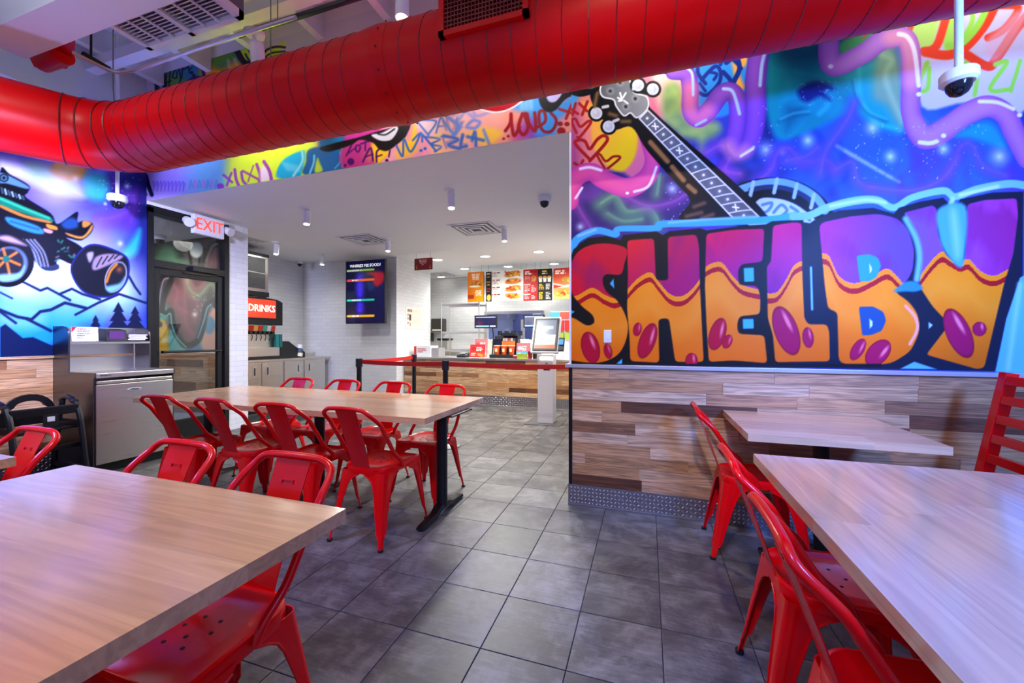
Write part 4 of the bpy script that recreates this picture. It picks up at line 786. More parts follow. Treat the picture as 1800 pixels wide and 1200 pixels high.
def paint_lobby(cv):
    cv.c[:] = rgb('#57514f'); i = np.arange(len(cv.x))
    cv.frame(250, 360, 4.286)
    nebula(cv, (41,), ('#3a3634',), .03)
    cv.poly([(20, 230), (260, 200), (300, 420), (20, 410)], '#2e2e30', 6); cv.poly([(90, 400), (120, 330), (190, 280), (250, 310), (270, 400), (330, 440), (100, 430)], '#5f8a66', 8)
    for p in ([(250, 240), (290, 310), (340, 330), (370, 440)], [(270, 230), (320, 290), (360, 310)], [(470, 330), (440, 380), (430, 450)], [(600, 280), (520, 290), (470, 400), (455, 450)], [(600, 310), (540, 330), (500, 450)]): cv.stroke(p, 18, '#1c1a1a', 2)
    for p in ([(262, 240), (305, 300), (350, 320)], [(590, 292), (530, 310), (485, 420)]): cv.stroke(p, 10, '#b0a8a4', 2)
    cv.poly([(520, 350), (600, 340), (600, 470), (490, 460)], '#8a5a5e', 6); cv.ell((408, 340), 50, 58, 0, '#d8dcd4', 2)
    cv.poly([(30, 700), (110, 600), (200, 800), (150, 900), (60, 950), (20, 940)], '#3fa696', 4); cv.poly([(60, 960), (140, 860), (200, 940), (215, 1110), (60, 1110)], '#e8b41c', 3); cv.poly([(120, 1045), (150, 1005), (200, 1010), (165, 1050)], '#ecd068', 2, False)
    cv.poly([(215, 930), (300, 1060), (470, 1030), (470, 1110), (215, 1110)], '#5fb4a8', 3); cv.poly([(330, 1110), (350, 1070), (440, 1030), (480, 1110)], '#3a86b0', 3); cv.poly([(440, 1010), (500, 830), (560, 780), (570, 1110), (470, 1110)], '#e8a690', 4); cv.ell((505, 905), 44, 66, 0, '#3a8aac', 2)
    for p, w in (([(330, 560), (310, 650), (310, 760), (320, 900), (370, 980)], 70), ([(190, 720), (230, 700), (260, 780), (330, 820)], 60), ([(220, 600), (260, 660), (250, 720)], 50), ([(340, 560), (400, 640), (470, 580)], 60), ([(370, 690), (410, 760), (390, 880)], 40)): smoke(cv, p, w, '#8e4450', '#c06a74')
    smoke(cv, [(330, 545), (360, 640), (430, 680), (510, 600), (560, 640)], 16, '#8aa07a', '#a8bc90'); cv.glow((395, 825), 40, '#fff', 1); stars(cv, 380, 680, 540, 800, 30, 44, 4)
    cv.stroke([(130, 900), (110, 860), (125, 680), (150, 560), (200, 535), (215, 570), (160, 700), (150, 800), (190, 820), (215, 800), (230, 900), (270, 990), (330, 1060), (420, 1020), (460, 900), (480, 780), (520, 730), (560, 760)], 44, '#100e0e', 1.5)
    cv.stroke([(118, 850), (135, 680), (160, 570), (195, 552)], 12, '#a890b0', 1.2); cv.stroke([(140, 820), (180, 838), (212, 820), (225, 910), (262, 1000), (330, 1072)], 12, '#6ab8b4', 1.2); cv.stroke([(420, 1000), (462, 880), (490, 780), (520, 750)], 14, '#5aa0b8', 1.2)

RES = .0042
mu = grid_mesh('mural', (-.53, D-.001, 1.03), (XR+.53, 0, 0), (0, 0, ZC-1.03-.35), int((XR+.53)/RES), int((ZC-1.38)/RES), m_paint, wf, paint_main)
mh = grid_mesh('mural', (XL, D-.001, HD-.001), (-.53-XL, 0, 0), (0, 0, 1.35), int((-.53-XL)/.0062), int(1.35/.0062), m_paint, wh, paint_header)
ml = grid_mesh('mural', (XL+.001, .9, 1.058), (0, DY0-.06-.9, 0), (0, 0, 2.0), 330, 320, m_paint, wl, paint_left)
mo = grid_mesh('mural', (LBX, 3.999, 1.03), (XL-.17-LBX, 0, 0), (0, 0, 1.59), 220, 190, m_paint, le, paint_lobby)

# ================================================================ things
# --- red spiral duct with elbow and register
DYc, DZ, DR = 2.2, 2.872, .263
path = [Vector((2.6-.1*i, DYc, DZ)) for i in range(66)]          # straight run along the mural wall
px_, Rb, phi1 = path[-1].x, .55, R(60)
for k in range(1, 13):
    a = phi1*k/12; path.append(Vector((px_-Rb*math.sin(a), DYc-Rb*(1-math.cos(a)), DZ)))
dl = Vector((-math.cos(phi1), -math.sin(phi1), 0)); e0 = path[-1].copy()
for k in range(1, 9): path.append(e0+dl*.2*k)
duct = thing('duct', 'large red round spiral air duct running above the dining room', 'duct', (0, DYc, DZ))
MB().tube(path, DR, 48).build('duct_body', m_duct, duct, True)
hel = []; P_ = .132; n = int((6.5)/P_*28)
for i in range(n):
    t = i/28*2*math.pi; hel.append((2.58-P_*i/28, DYc+(DR+.001)*math.cos(t), DZ+(DR+.001)*math.sin(t)))
MB().tube(hel, .0032, 4).build('spiral_seam', m_ductd, duct)
for k, q in enumerate((66, 70, 74, 77, 81, 83)):
    p, d = path[q], (path[min(q+1, len(path)-1)]-path[q-1]).normalized()
    MB().tube(MB().ring(p, d, DR+.001, 40), .006, 5, True).build('elbow_seam', m_ductd, duct)
MB().cyl((-1.50, DYc, DZ), (-1.62, DYc, DZ), DR+.012, DR+.003, 48, False).cyl((-1.42, DYc, DZ), (-1.50, DYc, DZ), DR+.002, DR+.012, 48, False).build('coupling', m_duct, duct, True)
for k in range(14): a = 2*math.pi*k/14; MB().cyl((-1.46, DYc+(DR+.008)*math.cos(a), DZ+(DR+.008)*math.sin(a)), (-1.46, DYc+(DR+.016)*math.cos(a), DZ+(DR+.016)*math.sin(a)), .006, n=6).build('screw', m_ductd, duct)
# register on the front of the duct
RX0, RX1, RZ0, RZ1, RY = -1.05, -.555, 2.815, 3.06, DYc-DR-.012
rg = MB().box(RX0, RX1, RY-.012, RY+.12, RZ0, RZ0+.03).box(RX0, RX1, RY-.012, RY+.12, RZ1-.03, RZ1).box(RX0, RX0+.03, RY-.012, RY+.08, RZ0, RZ1).box(RX1-.03, RX1, RY-.012, RY+.08, RZ0, RZ1)
reg = rg.build('register_frame', m_duct, duct)
MB().box(RX0+.03, RX1-.03, RY+.02, RY+.03, RZ0+.03, RZ1-.03).build('register_back', m_dark, reg)
gr = MB()
for k in range(1, 22): x = RX0+.03+(RX1-RX0-.06)*k/22; gr.box(x-.002, x+.002, RY-.004, RY+.014, RZ0+.03, RZ1-.03)
for k in range(1, 8): z = RZ0+.03+(RZ1-RZ0-.06)*k/8; gr.box(RX0+.03, RX1-.03, RY-.004, RY+.014, z-.003, z+.003)
gr.build('register_louvers', m_ductd, reg)
# --- second duct: square-to-round red fitting behind the beam
fit = thing('duct_fitting', 'dark red square-to-round duct fitting hanging behind the white beam', 'duct', (-4.2, 2.2, 3.45))
c0 = onZ(95, 84, 3.55)
ring = [Vector((q.x, max(q.y, 1.78), q.z)) for q in (onZ(*p, 3.42) for p in ((60, 118), (118, 121), (131, 95), (133, 66), (70, 62), (20, 80)))]
v = [p for p in ring]+[Vector((p.x-.05, max(1.80, p.y), 3.75)) for p in ring]
MB().add(v, [tuple(range(6))]+[(i, (i+1) % 6, 6+(i+1) % 6, 6+i) for i in range(6)]+[tuple(range(6, 12))]).build('hopper', m_duct, fit)
pc = onZ(93, 103, 3.41); MB().cyl(pc+Vector((-.14, 0, 0)), pc+Vector((.14, 0, 0)), .07, n=20).build('collar', m_duct, fit, True)
# --- return-air grille unit
gz = 3.40; gy0, gy1 = 1.755, 2.05; gx0, gx1 = -3.58, -2.62
gu = thing('return_grille', 'white slatted return air grille in the open ceiling', 'grille', ((gx0+gx1)/2, gy0, gz))
fm = MB().box(gx0, gx1, gy0, gy0+.03, gz, gz+.05).box(gx0, gx1, gy1-.035, gy1, gz, gz+.05)
for x in (gx0, (gx0+gx1)/2-.02, gx1-.04): fm.box(x, x+.04, gy0, gy1, gz, gz+.05)
fm.build('grille_frame', m_white, gu)
MB().box(gx0, gx1, gy0, gy1, gz+.05, gz+.30).build('grille_box', m_dark if False else m_grey, gu)
for s_ in (0, 1):
    x0 = gx0+.04+s_*.46; x1 = x0+.42
    for k in range(10): y = gy0+.04+k*.024; MB().cbox(((x0+x1)/2, y, gz+.02), x1-x0, .016, .003, Matrix.Rotation(R(35), 3, 'X')).build('slat', m_white, gu)
    for q in (.33, .66): xx = x0+(x1-x0)*q; MB().box(xx-.005, xx+.005, gy0+.03, gy1-.03, gz, gz+.012).build('stay', m_white, gu)
# --- ceiling track, heads, conduit, hangers
tr = thing('light_track', 'dark lighting track fixed above the red duct', 'track', (-.5, 2.3, 3.55))
MB().box(-3.0, 1.9, 2.285, 2.315, 3.54, 3.57).build('rail', m_blk, tr, bevel=.003)
for x in (-2.6, -1.2, .2, 1.5): MB().cyl((x, 2.3, 3.57), (x, 2.3, ZC-.24), .004, n=6).build('hanger', m_grey, tr)
def track_head(loc, label, group, aim=(0, 0, -1), size=1., m=None, stem=.10):
    t = thing('spotlight', label, 'spotlight', loc, 0, group); l = Vector(loc); a = Vector(aim).normalized(); k = size
    MB().cyl(l, l-Vector((0, 0, .02*k)), .055*k, .05*k, 20).build('mount', m_wplast, t, True)
    MB().cyl(l-Vector((0, 0, .02*k)), l-Vector((0, 0, stem*k)), .011*k, n=10).build('stem', m_wplast, t, True)
    p = l-Vector((0, 0, stem*k))+Vector((.02*k, 0, 0)); MB().cyl(p-a*.03*k, p+a*.13*k, .038*k, n=20).build('barrel', m_wplast, t, True)
    MB().cyl(p+a*.128*k, p+a*.134*k, .031*k, n=20).build('lens', m_glow, t); return t
track_head((-2.83, 2.3, 3.54), 'white track spotlight hanging left of the conduit above the red duct', None, (0, .1, -1), 1.3)
track_head((onZ(693, -25, 3.5).x, 2.3, 3.54), 'glowing white track spotlight at the top edge above the red duct', None, (0, 0, -1), 1.2, stem=.05)
kt = (('large white ceiling spotlight left of the exit lane, nearest the exit sign', (537, 365)), ('white ceiling spotlight hanging lowest in front of the big ceiling vent', (790, 333)), ('small white spotlight beside the right end of the square ceiling vent', (884, 399)),
      ('small white spotlight beside the left square ceiling vent', (680, 419)), ('white spotlight on the ceiling above the drinks machine', (484, 425)), ('white spotlight on the ceiling left of the order screen', (565, 446)))
for lb, p in kt:
    q = onZ(p[0], p[1], HD); track_head((q.x, q.y, HD), lb, 'white spotlights under the low ceiling', (.08, -.12, -1), 1.0, stem=.07)
cz = 3.30
cp = [onZ(x, y, cz) for x, y in ((128, 92), (160, 108), (190, 122), (214, 127), (250, 119), (332, 91), (430, 58), (520, 30))]
tag(MB().tube(spline([tuple(p) for p in cp], False, 5), .013, 8).build('conduit', m_trim, None, True), 'thin bent metal conduit pipe crossing the open ceiling', 'pipe')
tag(MB().tube([onZ(146, 95, 3.36), onZ(192, 122, 3.36)], .022, 6).cyl(onZ(160, 103, 3.36), onZ(160, 103, 3.36)+Vector((0, 0, ZC-3.36)), .008, n=6).build('cable_strut', m_blk), 'short dark strut channel beside the conduit bend', 'pipe')
hw = path[71]; tag(MB().tube([(hw.x, hw.y, ZC-.3), (hw.x, hw.y, 3.3), (hw.x+.02, hw.y, DZ+DR-.01)], .004, 5).build('hanger_wire', m_grey), 'thin hanger wire dropping onto the duct elbow', 'wire')
hw2 = onZ(447, 60, 3.3); tag(MB().tube([(hw2.x, 2.2, ZC-.3), (hw2.x, 2.2, DZ+DR-.005)], .004, 5).build('hanger_wire', m_grey), 'thin hanger wire dropping onto the straight duct', 'wire')
# --- security cameras
def dome(loc, label, r, pole=None, group=None):
    t = thing('security_camera', label, 'camera', loc, 0, group); l = Vector(loc)
    MB().lathe([(r*.9, .0), (r, -.01*r/.07), (r, -.05*r/.07), (r*.82, -.062*r/.07)], l, 28).build('housing', m_wplast, t, True)
    MB().lathe([(r*.70, -.060*r/.07), (r*.66, -.085*r/.07), (r*.48, -.108*r/.07), (r*.2, -.12*r/.07)], l, 24).build('dome', mat('smoked_dome', '#10121a', .08, 0, 0), t, True)
    if pole: MB().cyl(l, l+Vector((0, 0, pole)), .016 if r > .06 else .012, n=12).build('pole', m_wplast, t, True)
    return t
dome((1.032, 1.835, 2.15), 'white dome camera on a ceiling pole in front of the painted wall', .050, ZC-2.15)
dome((-4.96, 2.56, 2.63), 'white dome camera on a pole by the hot rod painting', .078, ZC-2.63)
p = onZ(957, 345, HD); dome((p.x, p.y, HD), 'white dome camera under the low ceiling right of the vents', .07)
p = onZ(527, 461, HD); dome((p.x+.1, p.y-.1, HD), 'tiny dome camera in the ceiling corner above the drinks counter', .06)
dome((-6.3, 3.72, 2.62), 'dome camera on the lobby ceiling behind the glass door', .07)
# --- ceiling vents and recessed lights in the low ceiling
def vent(px, w, label):
    q = onZ(px[0], px[1], HD); t = thing('ceiling_vent', label, 'vent', (q.x, q.y, HD), 0, 'square ceiling vents'); z = HD
    MB().box(q.x-w/2, q.x+w/2, q.y-w/2, q.y+w/2, z-.004, z).build('backing', m_dark if False else m_grey, t)
    for k, r in enumerate((1., .76, .54, .32)):
        h = w/2*r; i = h-w*.055; zz = z-.010-.004*k; f = MB().box(q.x-h, q.x+h, q.y-h, q.y-i, zz, zz+.007).box(q.x-h, q.x+h, q.y+i, q.y+h, zz, zz+.007).box(q.x-h, q.x-i, q.y-i, q.y+i, zz, zz+.007).box(q.x+i, q.x+h, q.y-i, q.y+i, zz, zz+.007)
        f.build('vane', m_white, t)
vent((643, 421), .62, 'square white ceiling vent left, above the order screen'); vent((838, 402), .62, 'square white ceiling vent nearest the menu boards side'); vent((775, 482), .6, 'far square ceiling vent behind the pillar'); vent((425, 420), .5, 'ceiling vent half hidden by the white column')
for lb, p in (('recessed round ceiling light beside the red hanging sign', (769, 456)), ('recessed round ceiling light above the white menu board', (853, 450)), ('recessed round ceiling light nearest the right wall end', (947, 442)), ('recessed round ceiling light above the orange menu board', (817, 472)),
              ('recessed round ceiling light above the red menu panel', (893, 468)), ('recessed round ceiling light by the rightmost menu board', (974, 463)), ('farthest recessed ceiling light near the back wall', (775, 486))):
    q = onZ(p[0], p[1], HD); t = thing('recessed_light', lb, 'ceiling light', (q.x, q.y, HD), 0, 'recessed lights over the counter')
    MB().tube(MB().ring((q.x, q.y, HD-.003), (0, 0, 1), .095, 24), .008, 5, True).build('trim_ring', m_white, t); MB().cyl((q.x, q.y, HD-.006), (q.x, q.y, HD-.001), .088, n=24).build('lens', m_glow, t)
q = Vector((-6.05, 3.25, 2.62)); t = thing('recessed_light', 'recessed light in the lobby ceiling behind the glass', 'ceiling light', q)
MB().tube(MB().ring(q-Vector((0, 0, .003)), (0, 0, 1), .085, 24), .008, 5, True).build('trim_ring', m_white, t); MB().cyl(q-Vector((0, 0, .006)), q-Vector((0, 0, .001)), .078, n=24).build('lens', m_glow, t)
# --- exit sign
ex = XL+.16; ey0, ey1 = 3.36, 3.72; ez0, ez1 = 2.47, 2.70
t = thing('exit_sign', 'white box exit sign with glowing red letters over the glass door', 'sign', (ex, (ey0+ey1)/2, ez0))
MB().box(ex-.06, ex, ey0, ey1, ez0, ez1).build('box', m_wplast, t, bevel=.006)
MB().box(ex-.14, ex-.06, (ey0+ey1)/2-.03, (ey0+ey1)/2+.03, ez1-.09, ez1-.03).build('bracket', m_wplast, t)
text('lettering', 'EXIT', .20, mat('exit_red_glow', '#ff4a30', .4, 0, 0, emit=1.2), t, (ex+.003, (ey0+ey1)/2, (ez0+ez1)/2), (0, 1, 0), (0, 0, 1), .004, squeeze=.80)
for yy, lb in ((ey0-.05, -1), (ey1+.05, 1)):
    MB().cyl((ex-.05, yy, ez0+.14), (ex+.03, yy+.02*lb, ez0+.10), .045, .055, 16).build('emergency_lamp', m_wplast, t, True)

# --- tables
def table(label, x0, x1, y0, y1, staves, n, base, group=None, seed=1):
    t = thing('table', label, 'table', ((x0+x1)/2, (y0+y1)/2, 0), 0, group); z0, z1 = .714, .75; rnd = random.Random(seed)
    if staves == 'x':
        w = (y1-y0)/n
        for k in range(n):
            cuts = [x0, x0+(x1-x0)*rnd.uniform(.25, .75), x1]
            for a, b in zip(cuts, cuts[1:]): MB().box(a, b, y0+k*w, y0+(k+1)*w, z0, z1).build('stave', m_mapx, t, origin=((a+b)/2, y0+(k+.5)*w, z0))
    else:
        w = (x1-x0)/n
        for k in range(n):
            cuts = [y0, y0+(y1-y0)*rnd.uniform(.25, .75), y1]
            for a, b in zip(cuts, cuts[1:]): MB().box(x0+k*w, x0+(k+1)*w, a, b, z0, z1).build('stave', m_mapy, t, origin=(x0+(k+.5)*w, (a+b)/2, z0))
    for (cx, cy, kind) in base:
        MB().cyl((cx, cy, .055), (cx, cy, z0-.012), .038, n=24).build('column', m_blk, t, True)
        MB().box(cx-.16, cx+.16, cy-.16, cy+.16, z0-.012, z0-.0005).build('top_plate', m_blk, t, bevel=.003)
        arms = [(0, 1), (0, -1)] if kind == 'T' else [(0, 1), (0, -1), (1, 0), (-1, 0)]
        for ax, ay in arms:
            ln = .30; prof = [(0, .075, .036), (.06, .072, .036), (.12, .045, .03), (.2, .036, .028), (.27, .032, .028), (.3, .026, .024)]; v = []; f = []
            for s_, h, hw in prof:
                for q, zz in ((-hw, max(.012, h-.028)), (hw, max(.012, h-.028)), (hw*.75, h), (-hw*.75, h)): v.append((cx+ax*s_+(ay and q), cy+ay*s_+(ax and q), zz))
            for i in range(5): f += [(4*i+k, 4*i+(k+1) % 4, 4*i+4+(k+1) % 4, 4*i+4+k) for k in range(4)]
            f += [(0, 1, 2, 3), (20, 21, 22, 23)]
            MB().add(v, f).build('foot_arm', m_blk, t, True)
            MB().cyl((cx+ax*.275, cy+ay*.275, 0), (cx+ax*.275, cy+ay*.275, .02), .022, n=12).build('glide', m_blkp, t)
    return t
table('long maple table with red chairs on both sides in the middle', -3.84, -1.23, 2.08, 2.98, 'x', 8, ((-1.36, 2.53, 'T'), (-2.43, 2.53, 'T'), (-3.65, 2.53, 'T')), seed=2)
table('near maple table at the lower left with blue reflections', -2.015, -.788, -.05, .915, 'x', 10, ((-1.42, .43, 'X'),), seed=3)
table('maple table corner cut off by the left edge', -3.7, -2.37, -.05, .90, 'x', 9, ((-3.0, .43, 'X'),), seed=4)
table('large maple table at the lower right lit blue', .41, 1.42, .45, 1.875, 'y', 8, ((.88, 1.60, 'X'), (.88, .75, 'X')), seed=5)
table('small square maple table against the boarded wall', .47, 1.25, 2.255, D-.02, 'x', 6, ((.90, 2.62, 'X'),), seed=6)

# --- red metal chair
def chair():
    t = thing('metal_chair', 'red metal chair', 'chair', (0, 0, 0))
    # outline of the seat: flat front, rounded back
    def outline(k, z, n=14):
        pts = []; fw, bw, f, b = .185*k, .165*k, .185*k, -.185*k
        cr = [(fw, f, .035, 0), (-fw, f, .035, 90), (-bw, b, .10, 180), (bw, b, .10, 270)]
        for x, y, r, a0 in cr:
            r *= k
            cx, cy = x-math.copysign(r, x), y-math.copysign(r, y)
            for i in range(7): a = R(a0+90*i/6); pts.append((cx+r*math.cos(a), cy+r*math.sin(a), z))
        return pts
    s = MB(); rings = [outline(1.0, .405), outline(1.0, .437), outline(.985, .445), outline(.93, .448), outline(.88, .443), outline(.5, .439)]; n = len(rings[0])
    for r in rings: s.v += r
    for i in range(len(rings)-1): s.f += [(i*n+k, i*n+(k+1) % n, (i+1)*n+(k+1) % n, (i+1)*n+k) for k in range(n)]
    s.f.append(tuple((len(rings)-1)*n+k for k in range(n)))
    o = outline(.985, .405); s.v += o; m0 = len(s.v)-n; s.v += outline(.97, .436); m1 = len(s.v)-n
    s.f += [(k, (k+1) % n, m0+(k+1) % n, m0+k) for k in range(n)]+[(m0+k, m0+(k+1) % n, m1+(k+1) % n, m1+k) for k in range(n)]+[tuple(m1+k for k in range(n))]
    seat = s.build('seat', m_red, t, True, local=True)
    h = MB()
    for x, y in ((0, .03), (-.035, .06), (.035, .06), (-.05, .0), (.05, .0), (-.03, -.04), (.03, -.04)): h.cyl((x, y, .4385), (x, y, .4402), .0055, n=8)
    h.build('drain_holes', m_dark, seat, local=True)['kind'] = 'stuff'  # dark discs on the seat stand in for the shade inside holes
    # legs: bent sheet wrapped round each corner, flaring into the arch under the seat
    for sx, sy in ((1, 1), (-1, 1), (1, -1), (-1, -1)):
        tx, ty = (.183, .183) if sy > 0 else (.160, -.178); fx, fy = (.205, .235) if sy > 0 else (.195, -.250)
        lev = [(.418, .165), (.400, .150), (.385, .115), (.365, .089), (.33, .071), (.25, .057), (.15, .044), (.085, .036), (.07, .026), (.0, .019)]; v = []; f = []; m = 9
        for z, w in lev:
            q = (.418-z)/.418; cx, cy = (tx+(fx-tx)*q)*sx, ty+(fy-ty)*q; r = min(.028, w*.75)
            w2 = w if z < .36 else w*.95
            row = [(cx, cy-math.copysign(w2, sy)), (cx, cy-math.copysign((w2+r)/2, sy))]
            for i in range(5): a = math.pi/2*i/4; row.append((cx-sx*r*(1-math.cos(a)), cy-math.copysign(r*(1-math.sin(a)), sy)))
            row += [(cx-sx*(w2+r)/2, cy), (cx-sx*w2, cy)]
            v += [(x, y, z) for x, y in row]
        for i in range(len(lev)-1): f += [(i*m+k, i*m+k+1, (i+1)*m+k+1, (i+1)*m+k) for k in range(m-1)]
        lg = MB().add(v, f).build('leg', m_red, t, True, local=True, solid=.003)
        for col_ in (0, m-1): MB().tube([v[i*m+col_] for i in range(1, len(lev)-1)], .0042, 6).build('edge_bead', m_red, lg, True, local=True)
        e = Vector((fx*sx-sx*.010, fy-math.copysign(.010, sy), 0)); MB().cyl(e, e+Vector((0, 0, .012)), .016, n=10).build('foot_cap', m_blkp, lg, local=True)
    # back: bent tube from the seat sides, and the pressed splat
    def back(u): return -.15-.165*u      # y of the back at height fraction u
    z0, z1 = .43, .816
    pts = [(.182, -.02, .425), (.184, -.045, .47)]
    for u in (.25, .45, .62, .76): pts.append((.186-.004*u, -.045+(back(1)-(-.045))*(u*.95), z0+(z1-z0)*u))
    yb = back(1)
    pts += [(.165, yb+.012, .782), (.125, yb, .811), (.06, yb, .817), (0, yb, .818)]
    full = pts+[(-x, y, z) for x, y, z in pts[-2::-1]]
    MB().tube(spline(full, False, 4), .0125, 10).build('back_tube', m_red, t, True, local=True)
    v = []; f = []; rows, cols = 12, 6
    for i in range(rows+1):
        u = i/rows; z = .435+(.816-.435)*u; y = -.178+(yb+.178)*(u**1.15); w = .062+.012*u
        for k in range(cols+1): s_ = -1+2*k/cols; v.append((w*s_, y-.012*(1-s_*s_)*math.sin(math.pi*u)*.6, z))
    for i in range(rows): f += [(i*(cols+1)+k, i*(cols+1)+k+1, (i+1)*(cols+1)+k+1, (i+1)*(cols+1)+k) for k in range(cols)]
    sp = MB().add(v, f).build('splat', m_red, t, True, local=True, solid=.003)
    um = (.735-.435)/.381; yy = -.178+(yb+.178)*um**1.15-.0072*math.sin(math.pi*um); ms = Matrix.Rotation(R(20), 3, 'X'); mk = MB()
    for dx, dz, w, h_ in ((0, .009, .05, .003), (.0235, .003, .003, .012), (-.0235, .003, .003, .012)): mk.cbox(Vector((0, yy, .735))+ms@Vector((dx, 0, dz)), w, .0085, h_, ms)
    mk.build('embossed_mark', m_red, sp, local=True)
    return t
ch0 = chair(); first = [True]
def put_chair(x, y, face, label, group):
    c = ch0 if first[0] else copy_tree(ch0); first[0] = False
    c.location = (x, y, 0); c.rotation_euler = (0, 0, R(face)); c['label'] = label; c['group'] = group; return c
g1, g2 = 'red chairs on the near side of the long table', 'red chairs on the far side of the long table'
put_chair(-3.22, 2.19, 2, 'red chair in front of the steel waste station at the long table', g1)
put_chair(-2.69, 2.20, -2, 'red metal chair with shiny lit seat, second from left at the long table', g1)
put_chair(-2.15, 2.19, 1, 'red metal chair, third from left on the near side of the long table', g1)
put_chair(-1.62, 2.20, -2, 'red metal chair seen whole from behind at the right end of the long table', g1)
put_chair(-3.27, 2.84, 180, 'red chair in front of the steel drinks cabinet, farthest left behind the long table', g2)
put_chair(-2.72, 2.84, 180, 'red chair behind the long table, second from left', g2)
put_chair(-2.17, 2.84, 181, 'red chair behind the long table, before the left belt post', g2)
put_chair(-1.625, 2.80, 179, 'red chair behind the long table at its right end, before the wooden counter', g2)
g3 = 'red chairs at the lower left table'
put_chair(-1.69, .765, 180, 'red chair behind the near table, its back in front of the black table foot', g3)
put_chair(-1.145, .765, 180, 'nearest red chair at the table corner with its dark red seat showing', g3)
put_chair(-2.56, .72, 180, 'red chair cut off by the left edge beside the black high chair', g3)
g4 = 'red chairs along the right-hand tables'
put_chair(.585, 2.66, -90, 'red chair by the diamond plate at the small square table', g4)
put_chair(.58, 1.585, -90, 'middle red chair of the three on the right, at the large blue-lit table', g4)
put_chair(.575, 1.065, -90, 'nearest red chair on the right, cut off by the bottom edge', g4)

# --- tray return / waste station by the left wall
BX0, BX1, BY0, BY1, BZ = XL+.012, -4.62, 2.22, 2.865, .91
t = thing('waste_station', 'stainless steel waste station with hood by the left wall', 'trash station', (-4.9, 2.54, 0))
prof = [(BX1-.02, .08), (BX1-.02, .845), (BX1, .87), (BX1, BZ), (-5.0, BZ), (-5.0, 1.24)]
prof += [(-5.0-.09*(1-math.cos(a)), 1.24+.09*math.sin(a)) for a in [R(15*k) for k in range(1, 7)]]+[(BX0, 1.33), (BX0, .08)]
for y in (BY0, BY1-.012): MB().prism(prof, 'y', y, y+.012).build('side_panel', m_steeld, t)
MB().box(BX0, BX0+.012, BY0+.012, BY1-.012, .08, 1.325).build('back_panel', m_steel, t)
MB().box(-5.0, BX1, BY0+.012, BY1-.012, BZ-.05, BZ-.004).build('worktop', m_steel, t, bevel=.006)
MB().box(BX0+.012, -4.995, BY0+.012, BY1-.012, 1.165, 1.185).build('shelf', m_steel, t)
MB().box(BX0+.012, -5.0, BY0+.012, BY1-.012, BZ-.03, BZ-.01).build('chute_floor', m_steel, t)
dr = MB().box(BX1-.025, BX1-.008, BY0+.016, BY1-.016, .09, .80).build('bin_door', m_steel, t, bevel=.004)
MB().box(BX1-.03, BX1-.012, BY0+.02, BY1-.02, .805, .835).build('handle_rail', m_steel, dr, bevel=.006)
MB().tube(MB().ring((BX1-.006, 2.52, .735), (1, 0, 0), .02, 16), .004, 6, True).xf(Matrix.Translation((0, 2.52, .735))@Matrix.Diagonal((1, 2.4, .7, 1))@Matrix.Translation((0, -2.52, -.735))).build('badge_ring', m_trim, dr)
MB().prism([(2.52+.046*math.cos(2*math.pi*k/20), .735+.013*math.sin(2*math.pi*k/20)) for k in range(20)], 'x', BX1-.008, BX1-.004).build('badge', m_grey, dr)
text('lettering', 'BASKETS', .020, m_blkp, t, (BX1+.001, 2.30, BZ-.026), (0, 1, 0), (0, 0, 1), .002)
MB().box(BX0+.02, -4.68, BY0+.03, BY1-.03, 0, .08).build('plinth', m_blk, t)
MB().cyl((-5.02, 2.73, BZ-.01), (-5.02, 2.73, 1.165), .006, n=8).build('shelf_post', m_steel, t)
def board(name, label, cat, P0, U, V, nu, nv, painter, base, m, back=.012, group=None, backmat=None, parent=None):
    """a flat printed or lit board with a real back: P0 lower left corner of the face, U along its width, V up"""
    P0, U, V = Vector(P0), Vector(U), Vector(V); n = U.cross(V).normalized()
    t = thing(name, label, cat, P0+U*.5, 0, group) if parent is None else parent
    v = [P0, P0+U, P0+U+V, P0+V]; b = [p-n*back for p in v]; f = [p-n*.0006 for p in v]
    MB().add(f+b, [(0, 1, 2, 3), (7, 6, 5, 4), (0, 4, 5, 1), (1, 5, 6, 2), (2, 6, 7, 3), (3, 7, 4, 0)]).build('panel', backmat or m_wplast, t)
    grid_mesh('print', P0, U, V, nu, nv, m, t, painter, base, False); return t
def lines(cv, x0, x1, y0, n, dy, h, col, seed=0, words=True, align='l'):
    r = random.Random(seed)
    for k in range(n):
        y = y0+k*dy; L_ = (x1-x0)*r.uniform(.6, 1); a = x0 if align == 'l' else (x0+x1-L_)/2; e = a+L_
        while a < e:
            w = min(e-a, r.uniform(1.2, 4.5)*h); cv.rect(a, y, a+w*.85, y+h, col, 3); a += w+h*.35
def paint_notice(cv):
    cv.poly([(0, 0), (300, 0), (0, 420)], '#c8102e', 4, False); 
notice = board('notice_sign', 'white notice asking not to throw baskets, on the waste station hood', 'sign', (-4.99, 2.24, 1.19), (0, .19, 0), (-.012, 0, .135), 40, 30, paint_notice, '#e9e8f2', m_print, .003)
for s_, y, h, c in (('PLEASE', 1.307, .020, m_belt), ('DO NOT', 1.285, .022, m_blkp), ('THROW AWAY', 1.262, .014, m_blkp), ('BASKETS', 1.244, .014, m_blkp), ('thank you', 1.222, .011, m_blkp)):
    text('lettering', s_, h, c, notice, (-4.990, 2.275, y), (0, 1, 0), (0, 0, 1), .0015, 'LEFT')
t = thing('napkin_dispenser', 'dark napkin dispenser with purple face on the waste station shelf', 'dispenser', (-5.08, 2.57, 1.185))
